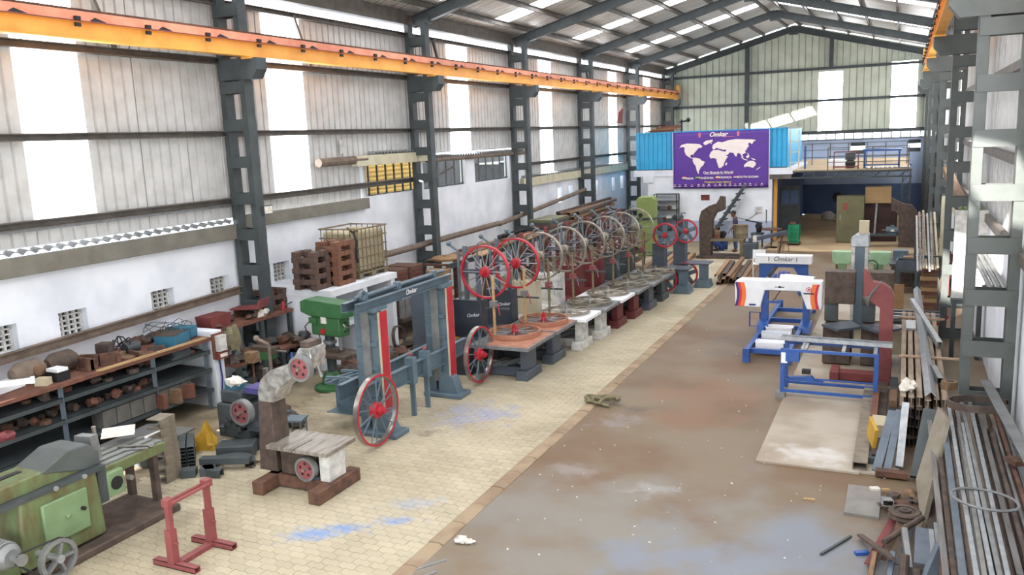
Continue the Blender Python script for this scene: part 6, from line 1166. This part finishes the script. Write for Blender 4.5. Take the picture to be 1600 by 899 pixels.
o = thing('folded_sheet', 'rust-red folded metal sheet on small legs on the wall bench', 'sheet', (-12.7, 13.6, 1.432), .2); MB().prism([(-.35, .2), (.3, .24), (.36, .4), (.4, .4), (.34, .2), (-.35, .16)], 'Y', -.2, .2).build('sheet', OXIDE_L, o); MB().box(-.3, -.15, 0, -.26, .15, .16).box(.2, -.15, 0, .24, .15, .2).build('leg', RUST, o)
solo('rag', MB().lump((0, 0, .07), .12, 71, (.8, 1.2, .7), .5, 12), RAG, 'white crumpled paper on the wall bench', 'rag', (-12.42, 13.7, 1.432))
solo('spray_can', MB().lathe([(0, 0), (.04, 0), (.04, .16), (.02, .19), (0, .19)], 12), RED, 'red spray can on the wall bench', 'can', (-12.42, 14.35, 1.432)); solo('pencil_tool', MB().tube((0, 0, .02), (.25, .1, .14), .015), BGREY, 'blue-grey tool handle leaning on the wall bench', 'tool', (-12.62, 14.5, 1.432))
for k in range(14): place('bench_part', MB().lump((0, 0, .05), .075, 120 + k, (1.2, 1, .7), .35, 8), (RUST, RUST2, DIRT)[k % 3], '%s small part scattered on the wall bench, %s from the left' % (('rusty', 'brown', 'dark')[k % 3], nth(k)), 'machine part', -12.5 - rnd.uniform(0, .0 if 6 <= k <= 9 else .5), 12.45 + .15 * k, 1.431, k, 'small parts on the wall bench')
for k in range(16): place('bench_part', MB().lump((0, 0, .08), .13, 150 + k, (1.3, 1, .7), .35, 8), (RUST2, DIRT, STEEL, RUST)[k % 4], '%s greasy part on the lower wall bench board, %s from the left' % (('brown', 'dark', 'grey', 'rusty')[k % 4], nth(k)), 'machine part', -12.0 - rnd.uniform(-.1, .4), 12.3 + .15 * k, .781, k, 'parts on the lower board')
o = thing('small_vice', 'grey-green machine vice on a post in front of the wall bench', 'vice', (-11.6, 12.75, 0)); MB().tube((0, 0, 0), (0, 0, .8), .06).build('post', STEEL, o); MB().box(-.2, -.12, .8, .2, .12, .95).build('body', DRILLG, o); MB().box(-.28, -.1, .92, .3, .1, 1.05).build('jaw', RUST2, o); MB().tube((.3, 0, .98), (.55, 0, .98), .02).build('screw', BRIGHT, o)
solo('floor_lever', MB().tube((0, 0, 0), (0, .0, 1.45), .03).tube((0, 0, 1.45), (-.22, -.05, 1.55), .03).ball((-.24, -.05, 1.56), .06, 10), PIPE, 'tall lever with a round knob standing by the film-wrapped band saw', 'lever', (-10.45, 11.6, 0))
o = thing('floor_lamp_stand', 'thin rusty stand with a square head near the white pillar', 'stand', (-11.25, 12.0, 0)); MB().tube((0, 0, 0), (0, 0, .95), .02).build('pole', RUST, o); MB().box(-.1, -.1, .95, .1, .1, 1.15).build('head', WOOD, o); MB().lathe([(0, 0), (.15, 0), (.15, .03), (0, .03)], 14).build('base', RUST, o)
solo('shaft', MB().tube((0, 0, 0), (0, 0, .85), .06), BRIGHT, 'short bright steel shaft standing on end near the white pillar', 'shaft', (-10.95, 12.0, 0))
solo('blue_sheet', MB().box(-.02, -.3, 0, .02, .3, .75), ROYAL, 'blue sheet leaning behind the pillar drill', 'sheet', (-11.55, 13.2, 0), rot=(0, R(14), R(40)))
for k in range(10): place('floor_casting', MB().lump((0, 0, .1), .15, 180 + k, (1.1, 1, .7), .3), (DIRT, RUST2, STEEL)[k % 3], '%s casting on the floor between the drill and the film-wrapped saw, %s from the saw' % (('dusty', 'brown', 'dark')[k % 3], ORD[k]), 'casting', -9.75 - .2 * k + CH(.05), 11.4 + .12 * k, .0, k, 'castings on the floor by the drill')
# ---- masonry shelf with tank and stacks
MS = struct('wall_masonry_shelf', MB().box(XL, 14.65, 1.7, -11.3, 17.3, 1.85), WHITE)
for y in (14.75, 15.95, 17.14): MB().box(XL, y - .08, 0, -11.32, y + .08, 1.7).build('pier', WHITE, MS)
MB().box(XL + .02, 14.8, .88, -11.5, 17.1, .96).build('mid_slab', WHITE, MS)
o = thing('ibc_tank', 'cream plastic bulk liquid tank in a steel cage on the masonry shelf', 'tank', (-12.08, 16.7, 1.855))
MB().box(-.5, -.58, .14, .5, .58, 1.12).build('bottle', IBCM, o, bevel=.07); MB().lathe([(0, 1.12), (.12, 1.12), (.12, 1.17), (0, 1.17)], 18).build('filler_cap', IBCM, o)
cg = None
for k in range(8):
    y = -.58 + 1.16 * k / 7; MB().tube((.53, y, .14), (.53, y, 1.18), .014, n=6).build('cage_bar', CAGE, o)
for k in range(7):
    x = -.5 + k / 6
    for s in (-1, 1): MB().tube((x, s * .61, .14), (x, s * .61, 1.18), .014, n=6).build('cage_bar', CAGE, o)
for z in (.3, .52, .74, .96): MB().path([(.54, -.62, z), (.54, .62, z), (-.54, .62, z), (-.54, -.62, z)], .014, 6, True).build('cage_ring', CAGE, o)
MB().path([(.54, -.62, 1.18), (.54, .62, 1.18), (-.54, .62, 1.18), (-.54, -.62, 1.18)], .022, 6, True).build('top_ring', CAGE, o)
pt_ = MB().box(-.55, -.62, .1, .55, .62, .14).build('pallet_deck', CAGE, o)
for x in (-.45, 0, .45):
    for y in (-.52, 0, .52): MB().box(x - .08, y - .08, 0, x + .08, y + .08, .1).build('pallet_block', CAGE, pt_)
MB().path([(.45, -.6, 1.1), (.52, -.62, .9), (.5, -.63, .55), (.52, -.62, .4)], .03, 6).build('black_strap', BLACK, o); MB().path([(.1, -.3, 1.14), (.2, -.5, 1.2), (.4, -.6, 1.12), (.5, -.5, 1.14)], .025, 6).build('black_hose', BLACK, o)
def stack(x, y, z, n, m, w, l, h, nm, lab, grp, rz=0):
    for k in range(n):
        me = MB(); a = k % 2
        for s in (-1, 1): (me.box(-w, s * l - .07, 0, w, s * l + .07, h) if a else me.box(s * (w - .09) - .08, -l - .06, 0, s * (w - .09) + .08, l + .06, h))
        me.box(-w, -.05, 0, w, .05, h) if k % 2 == 0 else me.box(-.06, -l, 0, .06, l, h)
        solo(nm, me, m, lab % (ORD + ['thirteenth', 'fourteenth'])[k], 'casting', (x + CH(.015), y + CH(.015), z + (h + .001) * k), rz + CH(.04), grp)
stack(-11.75, 15.5, 1.852, 9, mat('reddish_brown_iron', (140, 96, 74), (108, 74, 60), 6, .8), .3, .26, .11, 'iron_casting', 'reddish brown cast frame piled next to the tank, %s from below', 'pile of reddish frames')
stack(-11.95, 14.85, 1.852, 7, mat('dark_brown_iron', (108, 84, 74), (80, 64, 58), 6, .8), .32, .2, .12, 'iron_casting', 'dark brown cast frame in the masonry shelf end pile, %s from below', 'pile of dark frames')
stack(-12.85, 14.4, 1.436, 4, mat('dark_brown_iron', (108, 84, 74)), .3, .2, .11, 'iron_casting', 'dark brown cast frame piled on the wall bench end, %s from below', 'pile of frames on the bench end')
solo('bent_disc', MB().lathe([(0, 0), (.26, 0), (.28, .1), (0, .12)], 20), BLACK, 'black dished disc in the upper opening of the masonry shelf', 'disc', (-11.6, 16.3, 1.25), rot=(0, R(75), 0)); 
solo('iron_hoop', MB().lathe([(.3, -.04), (.33, -.04), (.33, .04), (.3, .04)], 26, closed=True), RUST2, 'rusty iron hoop standing in front of the masonry shelf', 'hoop', (-10.9, 16.6, .34), rot=(0, R(80), R(10)))
solo('pale_board', MB().box(-.02, -.35, 0, .02, .35, .8), PUTTY, 'pale panel standing in the lower opening of the masonry shelf', 'panel', (-12.2, 16.5, .0), rot=(0, R(4), 0))
o = thing('flood_light', 'floodlight fixed to the first column over the gutter', 'lamp', (-12.5, 14.2, 3.68)); MB().box(-.05, -.14, -.1, .05, .14, .1).build('case', STEEL, o); MB().box(.05, -.12, -.08, .056, .12, .08).build('glass', RAG, o); MB().box(-.12, -.02, -.02, -.05, .02, .02).build('bracket', STEEL, o)
# ---- wall pipe running along the wall
for y0, z0, y1, z1 in ((7.0, 1.77, 13.82, 1.97), ): solo('long_pipe', MB().chan((0, 0, 0), (0, y1 - y0, z1 - z0), .1, .16, .012), PIPE, 'dusty steel channel running along the wall below the pierced vents', 'channel', (XL + .17, y0, z0))
solo('long_pipe', MB().tube((0, 0, 0), (.02, 8.8, .12), .09, n=10), PIPE, 'dusty brown pipe along the wall behind the tank and second column', 'pipe', (XL + .4, 17.5, 1.95)); solo('long_pipe', MB().tube((0, 0, 0), (.0, 8.9, .58), .08, n=10), PIPE, 'dusty brown pipe sloping up the wall between the third and fourth columns', 'pipe', (XL + .4, 26.4, 2.03))
# ---- rusty boxes and clutter behind the band mill
for i, (x, y, s) in enumerate(((-12.1, 18.2, .5), (-12.1, 18.9, .6))): o = thing('rusty_box', ('rusty louvred steel box beside the masonry shelf', 'larger rusty louvred steel box beside the second column')[i], 'box', (x, y, 1.22)); MB().box(-.4, -s / 2, 0, .4, s / 2, .55).build('case', RUST, o, bevel=.02); [MB().box(.4, -s / 2 + .08, .12 + .1 * k, .42, s / 2 - .08, .15 + .1 * k).build('louvre', OXIDE, o) for k in range(4)]
o = thing('clutter_bench', 'rough dark bench under the rusty louvred boxes', 'bench', (-12.2, 18.6, 0)); MB().box(-.6, -.8, 1.14, .6, 1.0, 1.215).build('top', WOODR, o)
for y in (-.7, .9): MB().box(.45, y - .05, 0, .55, y + .05, 1.14).box(-.55, y - .05, 0, -.45, y + .05, 1.14).build('leg', RUST, o)
for k in range(6): place('chequer_sheet', MB().box(-.02, -.12, 0, .02, .12, .45), GREYW, 'grey upright tile leaning under the rough bench, %s from the masonry shelf' % ORD[k], 'plate', -11.6, 17.9 + .27 * k, .55, 0, 'grey plates under the bench'); 
o = thing('low_shelf', 'low dark shelf under the rough bench', 'shelf', (-11.75, 18.6, 0)); MB().box(-.3, -.9, .45, .3, 1.0, .55).build('board', RUST2, o); MB().box(-.25, -.85, 0, -.15, .95, .45).build('leg', RUST2, o)
for k in range(45): place('scrap_lump', MB().lump((0, 0, .08), .17, 220 + k, (1.3, 1, .6), .35, 8), (DIRT, RUST2, WOOD, CARD, RUST)[k % 5], '%s scrap on the littered floor behind the mill, %s from the near side' % (('dark', 'brown', 'dusty', 'tan', 'rusty')[k % 5], nth(k)), 'scrap', -11.0 + .42 * (k % 5) + rnd.uniform(-.1, .1), 15.2 + .1 * k, 0, k, 'scrap behind the band mill')
for i in range(3): solo('hose_coil', MB().path([((.25 + .03 * math.sin(5 * t)) * math.cos(t), (.25 + .02 * math.cos(4 * t)) * math.sin(t), .04 + .012 * t) for t in [k * .4 for k in range(40)]], .016, 5), (BLACK, RUST2, STEEL)[i], '%s coil of hose on the littered floor behind the band mill' % ('black', 'brown', 'grey')[i], 'hose', (-10.6 + .3 * i, 17.6 + .6 * i, .12))
solo('yellow_can', MB().box(-.15, -.1, 0, .15, .1, .2), YPLAS, 'yellow plastic can on the littered floor behind the band mill', 'can', (-9.9, 17.9, .1), .4)
# ---- grey electrical cabinet beside the band mill
o = thing('steel_cabinet', 'tall slate grey machine cabinet behind the band mill post', 'cabinet', (-9.16, 15.2, 0)); MB().box(-.3, -.25, 0, .32, .3, 1.95).build('case', DGREY, o, bevel=.015); MB().box(.1, -.28, .7, .38, .25, 1.4).build('side_case', DGREY, o, bevel=.01); lettering('Omkar', .11, o, (.24, -.285, 1.1), FRONT, GLOSSW, shear=.3)
# ---- plank rack behind the row of saws
for i, (y0, y1, z) in enumerate(((20.0, 27.0, 1.62), (27.4, 36.8, 1.66))):
    o = thing('plank_rack', ('long steel rack behind the saw row carrying boards, nearer section', 'long steel rack behind the saw row carrying timber, farther section')[i], 'rack', (-11.9, y0, 0)); n = y1 - y0
    MB().chan((.5, 0, z - .08), (.5, n, z - .08), .06, .14, .01).build('front_rail', STEEL, o); MB().chan((-.5, 0, z - .08), (-.5, n, z - .08), .06, .14, .01).build('back_rail', STEEL, o)
    for k in range(int(n / 2.2) + 1):
        for x in (-.5, .5): MB().box(x - .05, 2.2 * k, 0, x + .05, 2.2 * k + .1, z - .15).build('leg', RUST, o)
        MB().box(-.5, 2.2 * k, z - .06, .5, 2.2 * k + .08, z).build('cross_bar', RUST, o)
for k in range(9): place('board', MB().box(-.17, -1.1, 0, .17, 1.1, .04), (CARD, WOOD, WOODL, WOODR)[k % 4], '%s board lying on the nearer plank rack, %s along it' % (('tan', 'dusty', 'pale', 'reddish')[k % 4], ORD[k]), 'board', -11.75 + .3 * (k % 3) - .25, 21.6 + .55 * k, 1.625 + .05 * (k % 2) + .045 * (k // 5), .12 * (k % 3 - 1), 'boards on the nearer rack')
place('wooden_roundel', MB().lathe([(0, 0), (.4, 0), (.42, .06), (.36, .1), (.1, .1), (.08, .14), (0, .14)], 22), CARD, 'round wooden lid on the near end of the plank rack', 'lid', -11.85, 20.75, 1.626); place('carton', MB().box(-.3, -.25, 0, .3, .25, .5), CARD, 'open cardboard carton below the near end of the plank rack', 'carton', -11.6, 19.85, 1.0, .3); o = thing('carton_stand', 'small stand under the open cardboard carton', 'stand', (-11.6, 19.85, 0)); MB().box(-.3, -.3, .9, .3, .3, .99).box(-.25, -.25, 0, -.17, .25, .9).box(.17, -.25, 0, .25, .25, .9).build('frame', RUST, o)
for k in range(10): place('black_spring', MB().lathe([(.07, -.08), (.1, -.08), (.1, .08), (.07, .08)], 12, (0, 0, .1), 'X', True), BLACK, 'black ring in the row on the nearer plank rack, %s from the near side' % ORD[k], 'ring', -11.95, 24.6 + .21 * k, 1.68, .1, 'black rings on the plank rack')
for k in range(4): place('sheet_stack', MB().box(-.42, -.95, 0, .42, .95, .09), (STEEL, WOODR, STEEL, OLIVE)[k], '%s slab in the square stack on the plank rack, %s from below' % (('dark', 'reddish', 'dark', 'olive')[k], ORD[k]), 'slab', -11.9, 28.7, 1.665 + .092 * k, CH(.03), 'stack of slabs on the rack')
for k in range(12): place('rusty_section', MB().chan((0, -3.4 + .3 * (k % 3), .06), (.0, 3.2 - .25 * (k % 4), .06 + .05 * (k % 3)), .11, .16, .012, (1, 0, 0)), (RUST, WOOD, RUST2)[k % 3], 'long %s section in the heap on the farther plank rack, %s in the %s layer' % (('rusty', 'dusty', 'brown')[k % 3], ORD[k % 4], ('lower', 'middle', 'upper')[k // 4]), 'steel section', -12.3 + .22 * (k % 4), 33.0 + .3 * (k // 4), 1.665 + .13 * (k // 4), .02 * (k % 4 - 1.5), 'sections on the farther rack')
# ---- low racks of castings behind the saws
for i in range(3):
    o = thing('low_rack', 'low brown rack behind the saw row, %s towards the far end' % ORD[i], 'rack', (-9.4, 26.6 + 1.7 * i, 0))
    for z in (.3, .62, .94): MB().box(-.6, -.7, z, .6, .7, z + .05).build('shelf', RUST, o)
    for x in (-.55, .55):
        for y in (-.65, .65): MB().box(x - .03, y - .03, 0, x + .03, y + .03, 1.3).build('post', RUST, o)
for k in range(12): place('pulley_casting', MB().lathe([(.18, 0), (.24, 0), (.24, .07), (.18, .07)], 16, closed=True).box(-.2, -.02, .02, .2, .02, .05).box(-.02, -.2, .02, .02, .2, .05), (TARN, RUST2)[k % 2], '%s wheel casting on the %s low rack, %s' % (('pale', 'brown')[k % 2], ORD[k // 4], ('lower shelf near', 'lower shelf far', 'upper shelf near', 'upper shelf far')[k % 4]), 'wheel', -9.4 + .2 * (k % 2), 26.3 + 1.7 * (k // 4) + .55 * (k % 2), .671 if (k % 4) < 2 else .991, k)
# things on the cabin roof and hung on the left wall
for k in range(5): place('loft_plank', MB().box(-.6, -.1, 0, .6, .1, .06), (WOOD, OXIDE, CARD)[k % 3], '%s board in the loose pile on the cabin roof, %s' % (('dusty', 'red-brown', 'tan')[k % 3], ORD[k]), 'board', -10.6 + .12 * k, 39.2 + .15 * k, 4.955 + .062 * k, .2 * k, 'boards on the cabin roof')
solo('torn_sheet', MB().prism([(-.5, 0), (.4, .0), (.5, .75), (-.2, .55)], 'X', -.02, .02), OXIDE, 'rust-red torn sheet hanging across the last bright wall panel', 'sheet', (XL + .25, 41.0, 5.5)); MBX = None
o = thing('hose_reel', 'dark bent pipe with valves standing on the cabin roof corner', 'pipe', (-9.3, 38.6, 4.96)); MB().tube((0, 0, 0), (0, 0, .55), .04).build('riser', BLACK, o); MB().tube((-.1, 0, .45), (.35, 0, .5), .04).build('branch', BLACK, o); MB().ball((.3, 0, .52), .1, 10).build('valve', BLACK, o)

# dense dark clutter below the wall bench and behind the drill
for k in range(5): place('gear_case', MB().box(-.28, -.2, 0, .28, .2, .42 + .05 * (k % 2)).lump((.05, 0, .5), .16, 400 + k, (1, 1, .6), .25), (STEEL, RUST2, DIRT)[k % 3], '%s gear case standing under the wall bench, %s from the white pillar' % (('grey', 'brown', 'dark')[k % 3], ORD[k]), 'gear case', -12.1 + .12 * (k % 2), 12.5 + .47 * k, 0, .1 * k, 'gear cases under the bench')
for k in range(12): place('dark_casting', MB().lump((0, 0, .12), .19, 420 + k, (1.2, 1, .7), .3), (DIRT, RUST2, STEEL, RUST)[k % 4], '%s casting heaped on the floor behind the drill, %s from the near side' % (('dark', 'brown', 'grey', 'rusty')[k % 4], nth(k)), 'casting', -11.1 + .25 * (k % 3), 14.4 + .16 * k, 0, k, 'castings behind the drill')

solo('service_duct', MB().tube((0, 0, 0), (0, 14.6, -.03), .075, n=10), GALV, 'pale metal service pipe along the left wall just under the orange crane rail', 'pipe', (XL + .33, -1.0, 7.08))
solo('paper_notice', MB().box(-.005, -.09, 0, .005, .09, .34), PUTTY, 'narrow white notice on the wall sheets left of the yellow-backed window', 'notice', (XL + .03, 18.05, 4.78))
